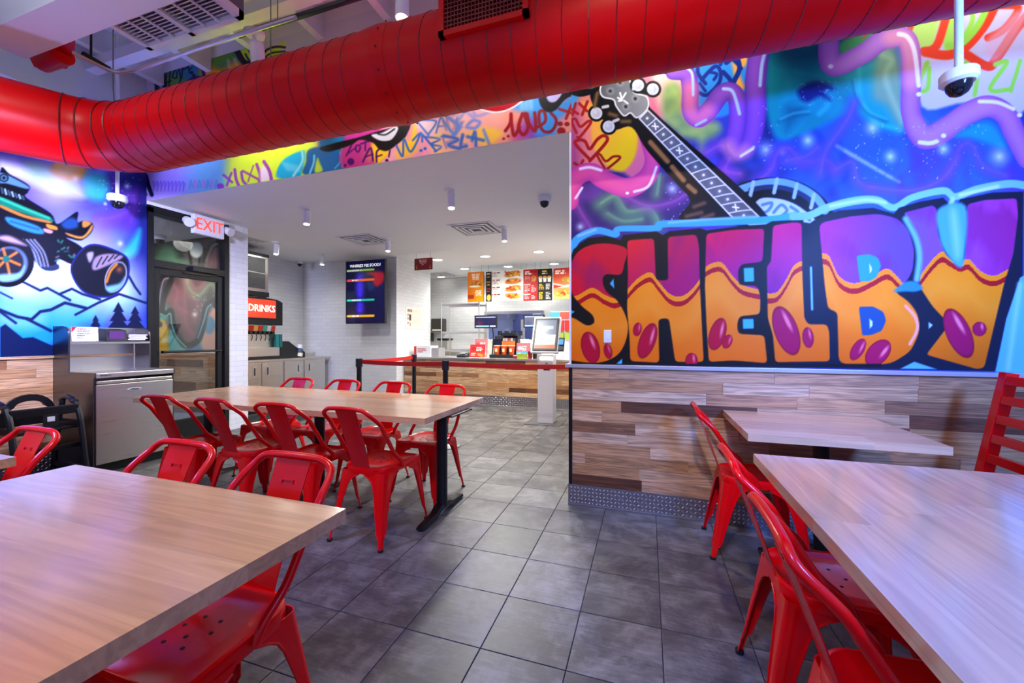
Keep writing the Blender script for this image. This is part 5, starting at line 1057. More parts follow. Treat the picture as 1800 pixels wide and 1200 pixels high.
MB().prism([(-5.16, 1.186), (-4.99, 1.186), (-5.01, 1.30), (-5.12, 1.315)], 'y', 2.49, 2.66).build('housing', m_blkp, t, bevel=.006); MB().cbox((-4.998, 2.575, 1.245), .006, .12, .08).build('face_plate', mat('violet_plate', '#6a3a78', .3, .3), t)
t = thing('napkin_tray', 'clear tray of white napkins beside the napkin dispenser', 'napkins', (-5.06, 2.76, 1.185))
MB().box(-5.14, -4.99, 2.675, 2.84, 1.186, 1.198).build('tray', m_blkp, t)
for k in range(5): MB().cbox((-5.06+.006*(k % 2), 2.757+.008*((k*2) % 3-1), 1.205+k*.012), .12, .14, .010, Matrix.Rotation(R(4*k-8), 3, 'Z')).build('napkin', m_cream, t)
# --- black high chair
hx0, hx1, hy0, hy1 = -4.98, -4.56, 1.72, 2.12
t = thing('high_chair', 'black wooden high chair with rounded handle beside the waste station', 'high chair', (-4.77, 1.92, 0))
for y in (hy0, hy1):
    arc = [(hx1+.06, y, .0), (hx1-.03, y, .48), (hx1-.10, y, .66)]+[(-4.79-.09*math.sin(a), y, .66+.05*math.cos(a)) for a in [R(-70+35*k) for k in range(5)]]+[(hx0+.12, y, .66), (hx0+.06, y, .48), (hx0-.03, y, .0)]
    MB().tube(spline(arc, False, 4), .021, 8).build('leg_frame', m_blk, t, True)
    MB().box(hx0+.06, hx1-.02, y-.012, y+.012, .47, .52).build('arm_rail', m_blk, t, bevel=.004)
    MB().box(hx0, hx1+.02, y-.012, y+.012, .10, .14).build('foot_rail', m_blk, t, bevel=.004)
ho = [(1.92+.155*math.cos(R(a)), .60+.155*math.sin(R(a))) for a in range(0, 181, 15)]; hi = [(1.92+.085*math.cos(R(a)), .655+.045*math.sin(R(a))) for a in range(0, 181, 15)]
hb = MB(); n = len(ho)
for i in range(n-1):
    q = [ho[i], ho[i+1], hi[i+1], hi[i]]
    hb.prism(q, 'x', hx0+.10, hx0+.125)
hb.build('handle_arch', m_blk, t)
MB().box(hx0+.10, hx0+.125, hy0, hy1, .50, .62).build('back_rail', m_blk, t, bevel=.004); MB().box(hx1-.09, hx1-.06, hy0, hy1, .585, .66).build('front_bar', m_blk, t, bevel=.008); MB().box(hx0+.10, hx1-.06, hy0+.01, hy1-.01, .46, .48).build('seat', m_blk, t, bevel=.004)
MB().box(hx1-.05, hx1-.03, hy0, hy1, .30, .34).build('footrest', m_blk, t, bevel=.004)
MB().box(hx1-.062, hx1-.055, 1.90, 1.99, .50, .60).build('strap', m_blkp, t); MB().cbox((hx1-.053, 1.945, .56), .004, .045, .04).build('label_plate', m_wplast, t, bevel=.002)
# --- light switch on the painted wall
p = onY(1068, 591, D); t = thing('wall_switch', 'small white blank plate on the orange painted letter', 'switch', p); MB().box(p.x-.027, p.x+.027, D-.008, D-.0015, p.z-.045, p.z+.045).build('plate', m_wplast, t, bevel=.003); MB().box(p.x-.012, p.x+.012, D-.011, D-.008, p.z-.02, p.z+.02).build('rocker', m_white, t, bevel=.001)
# --- red slatted bench at the right edge
t = thing('slatted_bench', 'red slatted bench back leaning at the right edge', 'bench', (1.75, 2.3, 0))
p0, p1 = Vector((1.555, 2.60, .42)), Vector((1.672, 2.66, 1.035)); dv = Vector((0, -1, 0)); up = (Vector((p1.x, 0, p1.z))-Vector((p0.x, 0, p0.z))).normalized(); LN = 1.3; nn = up.cross(dv).normalized()
Mb = Matrix((dv, up, nn)).transposed(); Hh = math.hypot(p1.x-p0.x, p1.z-p0.z); org = Vector((p0.x, 2.64, p0.z))
for s_ in (0, LN/2, LN): MB().cbox(org+dv*s_+up*Hh/2, .045, Hh+.03, .05, Mb).build('stile', m_red, t, bevel=.003)
for k in range(7): MB().cbox(org+dv*LN/2+up*(Hh*(k+.25)/6.5), LN-.05, .042, .045, Mb).build('slat', m_red, t, bevel=.003)
MB().box(1.50, 1.90, 1.36, 2.62, .385, .42).build('seat_board', m_red, t, bevel=.004)
for x in (1.53, 1.88):
    for y in (1.42, 2.56): MB().box(x-.02, x+.02, y-.02, y+.02, 0, .385).build('leg', m_red, t, bevel=.002)

# --- steel drinks cabinet, drinks machine, ice machine
cx1, cz = -5.95, .865
t = thing('drinks_cabinet', 'long stainless steel base cabinet under the drinks machine', 'cabinet', (-6.3, 5.3, 0))
MB().box(XA+.005, cx1, 4.18, 6.33, .10, .83).build('body', m_steel, t)
MB().box(XA+.005, cx1+.03, 4.18, 6.44, .83, cz).build('counter_top', m_steel, t, bevel=.004)
ys = [onX(x, 660, cx1).y for x in (432, 457.5, 459, 495.5, 499, 532, 534, 561)]
for y0, y1, hs in ((4.30, ys[0]-.02, 1), (ys[0], ys[1], 1), (ys[2], ys[3], 0), (ys[4], ys[5], 1), (ys[6], ys[7], 0)):
    d = MB().box(cx1+.001, cx1+.022, y0, y1, .13, .815).build('door', m_steel, t, bevel=.003)
    yh = y1-.12 if hs else y0+.10; MB().box(cx1+.021, cx1+.026, yh-.03, yh+.03, .60, .76).build('recess_pull', m_trim, d, bevel=.001); MB().box(cx1+.026, cx1+.0275, yh-.012, yh+.012, .62, .74).build('pull_slot', m_blkp, d)
MB().box(XA+.03, cx1-.05, 4.2, 6.25, 0, .10).build('plinth', m_blk, t)
fx = -6.02
def ryz(x, y): p = onX(x, y, fx); return p.y, p.z
my0, my1 = 4.50, ryz(497, 560)[0]; zt, zb = ryz(470, 524)[1], ryz(470, 571)[1]
t = thing('drinks_machine', 'black and steel fountain drinks machine with glowing red display', 'drinks machine', (-6.3, 5.0, cz))
MB().prism([(my0, zb), (my1, zb), (my1, zt-.05), (my1-.10, zt-.01), ((my0+my1)/2, zt+.02), (my0+.1, zt-.01), (my0, zt-.05)], 'x', XA+.06, fx).build('head', m_blkp, t, bevel=.008)
dy0, dy1 = my0+.12, ryz(484, 540)[0]; dz0, dz1 = ryz(470, 559)[1], ryz(470, 527)[1]
def paint_drinks(cv):
    cv.c[:] = rgb('#e2472f'); cv.glow((700, 500), 900, '#ff7a50', .6)
disp = grid_mesh('display', (fx+.012, dy0, dz0), (0, dy1-dy0, 0), (0, 0, dz1-dz0), 30, 20, m_screen, t, paint_drinks, '#e2472f', False)
MB().box(fx, fx+.011, dy0-.02, dy1+.02, dz0-.02, dz1+.02).build('display_frame', m_blkp, t, bevel=.003)
text('lettering', 'DRINKS', .16, mat('drinks_glow', '#fff0e4', .4, 0, 0, emit=2.5), t, (fx+.016, ryz(459.5, 540)[0], (dz0+dz1)/2), (0, 1, 0), (0, 0, 1), .006, squeeze=.88)
MB().box(XA+.06, fx-.06, my0+.02, my1-.10, cz, zb).build('tower', m_steel, t)
MB().box(XA+.06, fx+.02, my0+.02, my1-.08, cz+.05, cz+.20).build('drip_front', m_steel, t, bevel=.006)
MB().box(fx-.06, fx+.03, my0+.02, my1-.08, cz, cz+.05).build('drip_tray', m_blkp, t)
cols = ['#d8742c', '#b3201c', '#d8a04a', '#c22a22', '#3f9d86', '#c9c9c9', '#c0302a']
for k in range(9):
    y = my0+.10+k*(my1-my0-.28)/8.0; c = cols[(k+5) % 7]
    MB().cbox((fx-.02, y, zb-.06), .03, .075, .09, Matrix.Rotation(R(12), 3, 'Y')).build('flavour_tab', mat('tab'+c[1:], c, .4), t, bevel=.004)
    v_ = MB().cbox((fx-.03, y, zb-.13), .05, .05, .05).build('valve', m_blkp, t, bevel=.004)
    MB().tube([(fx+.0, y, zb-.15), (fx+.015, y, zb-.20), (fx-.005, y, zb-.26)], .006, 6).build('lever', m_blkp, v_)
for k, (y, c) in enumerate(((my1-.13, '#1f7f83'), (my1-.06, '#16666c'))): MB().box(fx-.02, fx+.025, y-.03, y+.03, cz+.20, cz+.42).build('side_label', mat('teal%d' % k, c, .4), t)
iy1 = ryz(474, 480)[0]; iz0, iz1 = zt+.02, ryz(474, 450)[1]+.02; iz1 = min(iz1, HD-.02)
t = thing('ice_machine', 'stainless ice machine with louvered front on top of the drinks machine', 'ice machine', (-6.3, 4.8, iz0))
MB().box(XA+.06, fx-.03, 4.36, iy1, iz0, iz1).build('body', m_steel, t, bevel=.006)
MB().box(XA+.05, fx-.02, 4.35, iy1+.01, iz1-.05, iz1).build('top_cap', m_blkp, t, bevel=.004); MB().box(XA+.05, fx-.02, 4.35, iy1+.01, iz0, iz0+.08).build('base_cap', m_blkp, t, bevel=.004)
ly0, ly1 = ryz(438, 480)[0], ryz(468, 480)[0]
for a, b in ((iz0+.13, iz0+.38), (iz0+.40, iz1-.08)):
    f_ = MB().box(fx-.029, fx-.022, ly0, ly1, a, b).build('louver_panel', m_steeld, t); n = 9
    for k in range(n): z = a+(b-a)*(k+.5)/n; MB().cbox((fx-.018, (ly0+ly1)/2, z), .003, ly1-ly0-.01, (b-a)/n*.8, Matrix.Rotation(R(25), 3, 'Y')).build('louver', m_grey, f_)
p = onX(512, 628, -6.1); t = thing('lid_organiser', 'black cup and lid organiser at the end of the drinks counter', 'organiser', (-6.15, p.y, cz))
MB().prism([(p.y-.28, cz), (p.y+.26, cz), (p.y+.26, cz+.10), (p.y+.05, cz+.20), (p.y-.1, cz+.30), (p.y-.28, cz+.30)], 'x', -6.4, -6.05).build('housing', m_blkp, t)
for k in range(3): MB().cyl((-6.04, p.y+.13, cz+.02+k*.075), (-6.04, p.y+.14, cz+.085+k*.075), .045, n=14).build('cup_stack', [m_cream, mat('bluecup', '#39506e', .4), m_wplast][k], t)
# --- order screen
TY = 6.17; a, b = onY(609, 568, TY), onY(676, 456, TY)
def paint_tv(cv):
    cv.c[:] = rgb('#04083a'); w = cv.x.max(); cv.glow((w*.9, 400), 700, '#060f5c', .8)
    cv.poly([(w*.55, 195), (w*.95, 190), (w*.98, 330), (w*.82, 420), (w*.68, 380), (w*.72, 260)], '#b80a2c', 26)
    cv.poly([(w*.55, 330), (w*.7, 360), (w*.75, 440), (w*.6, 480)], '#0a2c66', 30)
    lines(cv, w*.34, w*.48, 80, 1, 10, 16, '#e8f0ff', 1); lines(cv, w*.52, w*.66, 80, 1, 10, 16, '#e8f0ff', 2)
    for y in (260, 380, 450, 540, 700, 790): cv.glow((w*.36, y), 130, '#4a34ff', .95, 1.3)
    cv.rect(0, 480, w*.24, 1000, '#262c3e', 20, .7)
    for y, c in ((145, '#9ccf4a'), (305, '#ff6a1e'), (628, '#22c49a'), (885, '#f2b420')): cv.stroke([(30, y), (w*.72, y)], 34, c, 3, False)
    for y, c in ((145, '#c8e6a0'), (305, '#f0384a'), (628, '#3ad8b4'), (885, '#f6cf6a')): cv.stroke([(20, y), (w*.32, y)], 26, c, 3, False)
    for y in (145, 305, 628, 885): lines(cv, 110, w*.42, y-9, 1, 10, 18, '#ffffff', y)
tv = board('order_screen', 'tall lit order status screen on the white brick wall', 'screen', a, (b.x-a.x, 0, 0), (0, 0, b.z-a.z), 70, 110, paint_tv, '#04083a', m_screen, .05, backmat=m_blkp)
mx_, w_ = (a.x+b.x)/2, b.x-a.x; e = .012
MB().box(a.x-e, b.x+e, TY-.004, TY+.05, a.z-e, a.z).box(a.x-e, b.x+e, TY-.004, TY+.05, b.z, b.z+e).box(a.x-e, a.x, TY-.004, TY+.05, a.z, b.z).box(b.x, b.x+e, TY-.004, TY+.05, a.z, b.z).build('bezel', m_blkp, tv)
MB().box(mx_-.15, mx_+.15, TY+.05, 6.499, a.z+.45, a.z+.75).build('wall_mount', m_blkp, tv)
text('lettering', 'WHERE\'S MY FOOD?', w_*.088, m_text, tv, (mx_, TY-.003, b.z-.085), (1, 0, 0), (0, 0, 1), .003)
# --- plaque on the pillar
a, b = onX(714, 577, -4.440), onX(745, 543, -4.440)
def paint_plaque(cv):
    w = cv.x.max(); r = random.Random(4)
    for x, y in ((120, 90), (260, 90), (390, 90)): cv.rect(x, y, x+100, y+130, '#8a4a44', 8)
    for y in (300, 470, 680): cv.rect(110, y, 200, y+120, '#7c5850', 8)
    cv.rect(240, 330, 420, 620, '#4a3430', 8); cv.ell((330, 800), 70, 110, 0, '#b59c78', 8)
    lines(cv, 480, w-60, 110, 14, 58, 16, '#b3a893', 5)
    for q in ((60, 920), (w-50, 60), (w-50, 930)): cv.ell(q, 22, 22, 0, '#7d776c', 5)
board('wall_plaque', 'cream photo plaque mounted on the white brick pillar', 'plaque', a, (0, b.y-a.y, 0), (0, 0, b.z-a.z), 60, 50, paint_plaque, '#e6dfce', m_print, .02)
# --- hanging red sign
a, b = onY(728.5, 475, 6.35), onY(760, 452.5, 6.35)
def paint_hang(cv):
    w = cv.x.max()
    for k, (x0, x1) in enumerate(((.24, .72), (.18, .8), (.32, .66), (.38, .6))): lines(cv, w*x0, w*x1, 130+k*130, 1, 10, 75, '#e8b8ac', k, True, 'c')
    for q in (.12, .88): cv.stroke([(w*q, 620), (w*q, 850)], 60, '#e8a81e', 8, False); cv.poly([(w*q-80, 790), (w*q+80, 790), (w*q, 940)], '#e8a81e', 8, False)
hs = board('hanging_sign', 'dark red hanging sign with yellow arrows below the ceiling', 'sign', a, (b.x-a.x, 0, .0), (0, 0, b.z-a.z), 40, 30, paint_hang, '#8c0f12', m_print, .01, backmat=mat('sign_red', '#8c0f12', .5))
for x in (a.x+.04, b.x-.04): MB().cyl((x, 6.355, b.z), (x, 6.355, HD), .003, n=6).build('wire', m_grey, hs)
# --- belt posts
def post(x, y, label):
    t = thing('belt_post', label, 'stanchion', (x, y, 0), 0, 'black posts of the queue belt')
    MB().lathe([(.17, 0), (.17, .008), (.15, .014), (.04, .022), (.031, .03)], (x, y, 0), 28).build('base', m_grey, t, True)
    MB().cyl((x, y, .025), (x, y, .88), .030, n=18).build('pole', m_blk, t, True); MB().cyl((x, y, .86), (x, y, .965), .041, n=18).build('head', m_blkp, t, True); return t
PA, PB, PC, PD = (-3.40, 4.18), (-3.41, 5.45), (-2.17, 4.12), (-.60, 4.17)
post(*PA, 'leftmost black belt post in front of the white brick wall'); post(*PB, 'farthest black belt post close to the counter'); post(*PC, 'black belt post in front of the counter between the other two'); post(*PD, 'belt post whose base peeks out behind the painted wall')
def belt(p, q, label):
    d = Vector((q[0]-p[0], q[1]-p[1], 0)); d.normalize(); n = Vector((-d.y, d.x, 0))*.001; a_, b_ = Vector((p[0], p[1], .925))+d*.042, Vector((q[0], q[1], .925))-d*.042; m_ = 10; v = []; f = []
    for i in range(m_+1):
        u = i/m_; c = a_+(b_-a_)*u-Vector((0, 0, .012*math.sin(math.pi*u))); v += [c-n-Vector((0, 0, .025)), c-n+Vector((0, 0, .025)), c+n+Vector((0, 0, .025)), c+n-Vector((0, 0, .025))]
    for i in range(m_): f += [(4*i+k, 4*i+(k+1) % 4, 4*i+4+(k+1) % 4, 4*i+4+k) for k in range(4)]
    f += [(0, 1, 2, 3), (4*m_, 4*m_+1, 4*m_+2, 4*m_+3)]
    tag(MB().add(v, f).build('queue_belt', m_belt), label, 'belt', 'red queue belts')
belt(PA, PB, 'red belt running back from the left post to the far post'); belt(PA, PC, 'red belt between the left post and the middle post'); belt(PC, PD, 'red belt from the middle post across the white kiosk')
# --- counter
KY = 6.75
t = thing('service_counter', 'wood-boarded service counter with steel top and diamond plate kick', 'counter', (-2.6, 7.0, 0))
MB().box(-4.43, -.84, KY, KY+.75, .0, .82).build('carcass', m_white, t)
cf = MB().box(-4.43, -.84, KY-.003, KY-.0005, .19, .82).build('front', m_hick, t); planks(cf, m_hick, 'x', -4.43, -.84, .19, .82, KY-.003, .012, 8, 41)
MB().box(-4.44, -.835, KY-.05, KY+.78, .82, .86).build('steel_top', m_steel, t, bevel=.004)
kk = MB().box(-4.43, -.84, KY-.016, KY-.003, 0, .19).build('kick_plate', m_dp, t); lugs(kk, 'x', -4.4, -.86, .01, .185, KY-.016, .034)
MB().box(-4.43, -.84, KY-.035, KY-.016, 0, .02).build('kick_edge', m_steel, t)
# --- self-order kiosk
kx, ky = -1.40, 5.74
t = thing('order_kiosk', 'white self-order kiosk with tall tilted screen on a grey plate', 'kiosk', (kx, ky, 0))
MB().box(-1.66, -1.14, 5.50, 5.99, 0, .008).build('base_plate', m_grey, t, bevel=.002)
pl, pr = onY(945, 700, 5.62), onY(972, 700, 5.62)
MB().box(pl.x, pr.x, 5.62, 5.84, .008, .98).build('pedestal', mat('kiosk_white', '#d9d6d6', .35, .1), t, bevel=.006)
xm = (pl.x+pr.x)/2
for z, h, c, w in ((.93, .035, m_glow, .19), (.86, .012, m_blkp, .03), (.81, .014, m_blkp, .10), (.775, .02, m_blkp, .09)): MB().box(xm-w/2+.02, xm+w/2+.02, 5.612, 5.621, z-h/2, z+h/2).build('slot', c, t)
tl = R(24); sw, sh = .35, .50; yaw = R(3); nrm = Vector((0, -math.cos(tl), math.sin(tl))); upv = Vector((0, math.sin(tl), math.cos(tl))); xv = Vector((1, 0, .0))
sc0 = Vector((xm+.012, 5.60, 1.275)); Mk = Matrix((xv, upv, -xv.cross(upv)*-1)).transposed()
MB().cbox(sc0-nrm*.035, sw+.05, sh+.06, .05, Mk).build('screen_shell', mat('kiosk_white', '#d9d6d6'), t, bevel=.012)
MB().cbox(sc0-nrm*.006, sw, sh, .02, Mk).build('bezel', m_blkp, t, bevel=.003)
def paint_kiosk(cv):
    w = cv.x.max(); cv.c[:] = np.where(cv.y[:, None] < 520, rgb('#6d7484'), rgb('#d8e8fb')); cv.glow((w*.2, 100), 600, '#9aa0ac', .5)
    cv.rect(0, 880, w, 1000, '#f0663a'); cv.rect(w*.17, 210, w*.86, 330, '#aab4dc', 12, .8); lines(cv, w*.2, w*.82, 240, 1, 10, 60, '#eef2ff', 3); lines(cv, w*.24, w*.76, 350, 1, 10, 34, '#c8d0ea', 4); cv.rect(w*.78, 850, w, 885, '#f0a080', 3)
sp0 = sc0+nrm*.0055-xv*(sw/2-.03)-upv*(sh/2-.03)
grid_mesh('display', sp0, xv*(sw-.06), upv*(sh-.06), 30, 60, m_screen, t, paint_kiosk, '#6d7484', False)
ct = MB().cbox((xm+.245, 5.56, 1.13), .085, .03, .20, Matrix.Rotation(-tl, 3, 'X')).build('card_reader', m_blkp, t, bevel=.008)
MB().cbox((xm+.245, 5.537, 1.165), .065, .006, .075, Matrix.Rotation(-tl, 3, 'X')).build('reader_screen', mat('reader_blue', '#2f7fd8', .3, 0, 0, emit=.8), ct)
MB().tube([(xm+.245, 5.58, 1.13), (xm+.2, 5.62, 1.08), (xm+.08, 5.68, 1.05)], .012, 8).build('reader_arm', m_wplast, t)
# --- things on the counter
CT = .86
def at(x, y, Y): return onY(x, y, Y)
def rest(x, Y): return onY(x, 600, Y).x
def xspan(x0, x1, Y): return onY(x0, 600, Y).x, onY(x1, 600, Y).x
def hz(y, Y, x=850): return onY(x, y, Y).z
Yc = 6.90
a, b = xspan(728, 757, Yc); t = thing('display_box', 'white clear-topped box with red stripe at the left counter end', 'box', ((a+b)/2, Yc, CT))
MB().box(a, b, Yc, Yc+.30, CT, CT+.21).build('box', m_wplast, t, bevel=.004); MB().box(a, a+.05, Yc-.003, Yc-.0005, CT+.01, CT+.20).build('stripe', m_belt, t)
for k, w in enumerate((.18, .20, .12)): MB().box(a+.075, a+.075+w, Yc-.003, Yc-.0005, CT+.145-k*.03, CT+.157-k*.03).build('text_line', m_belt if k < 2 else m_blkp, t)
MB().box(b+.005, b+.16, Yc+.02, Yc+.28, CT, CT+.17).build('clear_bin', m_trim, t, bevel=.006)
def sign_holder(x0, x1, y0, Y, label, cols_, seed):
    a, b = xspan(x0, x1, Y); h = hz(y0, Y)-CT
    def pf(cv):
        w = cv.x.max(); cv.c[:] = rgb(cols_[0]); cv.rect(0, 550, w, 1000, cols_[1], 20); cv.ell((w*.7, 800), w*.22, 110, .3, cols_[2], 20); cv.ell((w*.25, 330), w*.16, 130, 0, cols_[3], 20)
        lines(cv, w*.42, w*.9, 200, 3, 110, 60, '#fff2e0', seed); lines(cv, w*.1, w*.5, 650, 2, 130, 60, '#fff2e0', seed+1)
    t = board('promo_sign', label, 'sign', (a, Y, CT+.004), (b-a, 0, 0), (0, .05, h), 30, 30, pf, cols_[0], m_print, .012)
    MB().box(a, b, Y-.01, Y+.12, CT, CT+.008).build('foot', m_wplast, t); return t
sign_holder(825, 852, 606, 6.84, 'bright red promotional sign standing on the counter, left of the cups', ['#d41f1f', '#e0301c', '#f08a28', '#a8101a'], 3)
sign_holder(833, 856, 596, 7.02, 'pink framed promotional screen behind the red counter sign', ['#d86a70', '#c98088', '#e9d8e0', '#b83a4a'], 5)
sign_holder(907, 931, 603, 6.84, 'blue and pink promotional sign on the counter, right of the cups', ['#cf5a66', '#4a9cc4', '#e8e4dc', '#f0d8dc'], 7)
a, b = xspan(864, 906, 6.95); t = thing('cup_display', 'black cup and sauce display stand on the counter', 'display stand', ((a+b)/2, 6.95, CT))
w = b-a; MB().prism([(6.85, CT), (7.25, CT), (7.25, CT+.40), (7.12, CT+.40), (7.08, CT+.06), (6.85, CT+.06)], 'x', a, b).build('stand', m_blkp, t, bevel=.004)
MB().box(a+w*.36, b-.02, 7.02, 7.20, CT+.40, CT+.46).build('top_box', m_blkp, t, bevel=.004)
MB().cbox((a+w*.62, 7.075, CT+.25), w*.55, .008, .11, Matrix.Rotation(R(-8), 3, 'X')).build('orange_poster', mat('orange_print', '#e0721e', .5, 0, .3, 30), t)
for k in range(5): MB().cbox((a+w*(.42+k*.11), 7.09, CT+.335), w*.09, .01, .05).build('label_card', [m_cream, m_wplast, mat('pinkcard', '#c06a70', .5), m_wplast, m_grey][k], t)
MB().box(a, a+w*.33, 7.05, 7.10, CT+.18, CT+.34).build('side_screen', mat('navy_panel', '#14162c', .3), t)
for k, x in enumerate((871.5, 884, 897)):
    X = onY(x, 600, 6.88).x; c = thing('paper_cup', ['leftmost orange paper cup on the black stand', 'middle orange paper cup on the black stand', 'rightmost orange paper cup on the black stand'][k], 'cup', (X, 6.95, CT+.061), 0, 'three orange paper cups')
    MB().lathe([(.040, 0), (.058, .155), (.060, .16)], (X, 6.95, CT+.061), 18).build('cup', mat('orange_cup', '#e2551c', .5, 0, .05), c, True); MB().tube(MB().ring((X, 6.95, CT+.221), (0, 0, 1), .060, 18), .005, 5, True).build('rim', m_cream, c)
    MB().cbox((X, 6.899, CT+.14), .045, .004, .06).build('emblem', mat('cup_cream', '#f0d8a0', .5), c, bevel=.001)
p = rest(815, 6.95); t = thing('card_terminal', 'small black card terminal on the counter by the red sign', 'terminal', (p, 6.92, CT)); MB().prism([(6.84, CT), (7.02, CT), (7.02, CT+.09), (6.84, CT+.04)], 'x', p-.09, p+.09).build('body', m_blkp, t, bevel=.004); MB().cbox((p, 6.93, CT+.078), .12, .12, .006, Matrix.Rotation(R(15), 3, 'X')).build('keypad', m_grey, t)
for k, (x, c, lb) in enumerate(((934.5, '#7a0f18', 'dark red sauce cup beside the blue counter sign'), (943, '#17181c', 'black sauce cup next to the kiosk screen'), (921, '#8a9a1e', 'yellow green box of treats on the counter'))):
    X = rest(x, 6.90)
    t = thing('sauce_cup' if k < 2 else 'treat_box', lb, 'cup' if k < 2 else 'box', (X, 6.9, CT))
    if k < 2: MB().lathe([(.035, 0), (.042, .12), (.044, .13)], (X, 6.80, CT), 16).build('cup', mat('sc%d' % k, c, .3), t, True); MB().cyl((X, 6.80, CT+.10), (X+.01, 6.81, CT+.20), .012, n=8).build('spoon', m_steel, t)
    else: MB().box(X-.09, X+.09, 6.775, 6.80, CT, CT+.09).build('box', mat('treat', c, .5), t, bevel=.003); MB().cyl((X-.16, 6.79, CT+.03), (X-.095, 6.79, CT+.03), .03, n=10).build('roll', mat('sc0', '#7a0f18'), t)
# --- registers with crumpled bags behind, monitors
def monitor(x0, x1, y0, y1, Y, label, cc):
    a, b = at(x0, y1, Y), at(x1, y0, Y)
    def pf(cv):
        w = cv.x.max(); cv.c[:] = rgb(cc[0]); cv.glow((w*.2, 700), 700, cc[1], .6); cv.rect(30, 40, w-30, 120, '#aeb8cc', 10); cv.rect(30, 850, w*.66, 960, '#8fd0ee', 10); cv.rect(w*.72, 850, w-30, 960, '#d8d8de', 10)
    t = board('monitor', label, 'monitor', a, (b.x-a.x, 0, 0), (0, 0, b.z-a.z), 40, 24, pf, cc[0], m_screen, .04, backmat=m_blkp); e = .02
    MB().box(a.x-e, b.x+e, Y-.006, Y+.04, a.z-e, a.z).box(a.x-e, b.x+e, Y-.006, Y+.04, b.z, b.z+e).box(a.x-e, a.x, Y-.006, Y+.04, a.z, b.z).box(b.x, b.x+e, Y-.006, Y+.04, a.z, b.z).build('bezel', m_blkp, t)
    mx = (a.x+b.x)/2+.1; MB().tube([(mx, Y+.05, a.z+.1), (mx+.03, Y+.08, a.z-.15), (mx+.02, Y+.05, .90)], .012, 8).build('stand_arm', m_blkp, t); MB().cyl((mx+.02, Y+.05, .861), (mx+.02, Y+.05, .90), .06, n=16).build('foot', m_blkp, t); return t
monitor(836, 871.5, 555.5, 575, 7.20, 'left black order monitor above the counter', ('#20203c', '#7a2a38')); monitor(922, 955, 554.5, 574, 7.20, 'right order monitor partly behind the kiosk', ('#55566c', '#3c3850'))
for k, (x0, x1, lb) in enumerate(((845, 866, 'crumpled white paper bags behind the left counter sign'), (908, 945, 'crumpled white paper bags behind the kiosk'))):
    a, b = xspan(x0, x1, 7.32); t = thing('paper_bags', lb, 'bags', ((a+b)/2, 7.32, CT)); rnd = random.Random(k)
    for q in range(4):
        bmx = MB(); X = a+(b-a)*(q+.5)/4; rr = (b-a)/5.2
        prof_ = [(rr*.8, 0), (rr, .08), (rr*.95, .2+rnd.uniform(0, .04)), (rr*.75, .30+rnd.uniform(-.03, .03)), (rr*.5, .33)]
        bmx.lathe(prof_, (X, 7.38, CT), 14); bmx.v = [(x+rnd.uniform(-.02, .02), min(y, 7.5)+rnd.uniform(-.02, .0), z+(rnd.uniform(-.02, .02) if z > CT+.01 else 0)) for x, y, z in bmx.v]; bmx.build('bag', m_cream, t, True)
# --- menu boards
MY = 7.80
def menu(x0, x1, y0, y1, name_, label, pf, base, nu, nv):
    a, b = at(x0, y1, MY), at(x1, y0, MY); t = board('menu_board', label, 'menu board', a, (b.x-a.x, 0, 0), (0, 0, b.z-a.z), nu, nv, pf, base, m_lightbox, .03, 'menu boards over the counter', backmat=m_blkp)
    for x in (a.x+.05, b.x-.05): MB().cyl((x, MY+.01, b.z), (x, MY+.01, HD), .003, n=6).build('wire', m_grey, t)
def food(cv, x, y, w, h, c='#e0701e', s=0):
    r = random.Random(s+int(x+y)); cv.ell((x, y), w/2, h/2, r.uniform(-.2, .2), '#c9822e', 14)
    for k in range(14): cv.ell((x+r.uniform(-.42, .42)*w, y+r.uniform(-.3, .3)*h), w*r.uniform(.06, .15), h*r.uniform(.10, .2), r.uniform(-1, 1), r.choice([c, '#d8481a', '#f0b040', '#b5381a', '#e8c060', '#8fa030']), 9)
def pm1(cv):
    w = cv.x.max(); cv.c[:] = grad('#f0781e', '#e8a412', (0, 0), (w, 1000))(cv.x, cv.y); cv.glow((0, 700), 500, '#d8481a', .7)
    lines(cv, w*.25, w*.8, 60, 4, 55, 38, '#fff0d8', 2, True, 'c'); food(cv, w*.55, 400, w*.75, 190); cv.ell((w*.45, 480), w*.35, 35, 0, '#fff0d0', 8); lines(cv, w*.45, w*.95, 620, 4, 50, 32, '#fff0d8', 3, True, 'c'); cv.rect(0, 760, w*.4, 890, '#a8381a', 14)
def pm2(cv):
    w = cv.x.max(); cv.c[:] = rgb('#efebe4'); cv.rect(0, 0, w*.16, 1000, '#241f1e')
    for k, (y, c) in enumerate(((60, '#d8d0c0'), (160, '#d8a020'), (330, '#d8a020'), (420, '#d8a020'), (560, '#c83028'), (640, '#c83028'))): lines(cv, w*.02, w*.14, y, 1, 10, 34, c, k, True, 'c')
    cv.ell((w*.08, 870), w*.055, 110, 0, '#e8c850', 8)
    for k in range(4):
        y = 40+k*240; lines(cv, w*.17, w*.38, y, 1, 10, 34, '#b01c28', k+4); cv.rect(w*.31, y, w*.38, y+34, '#2a2424', 5); lines(cv, w*.17, w*.36, y+60, 3, 34, 14, '#6a6460', k+8); food(cv, w*.73+((k*37) % 50)-25, y+75, w*.42, 190, s=k)
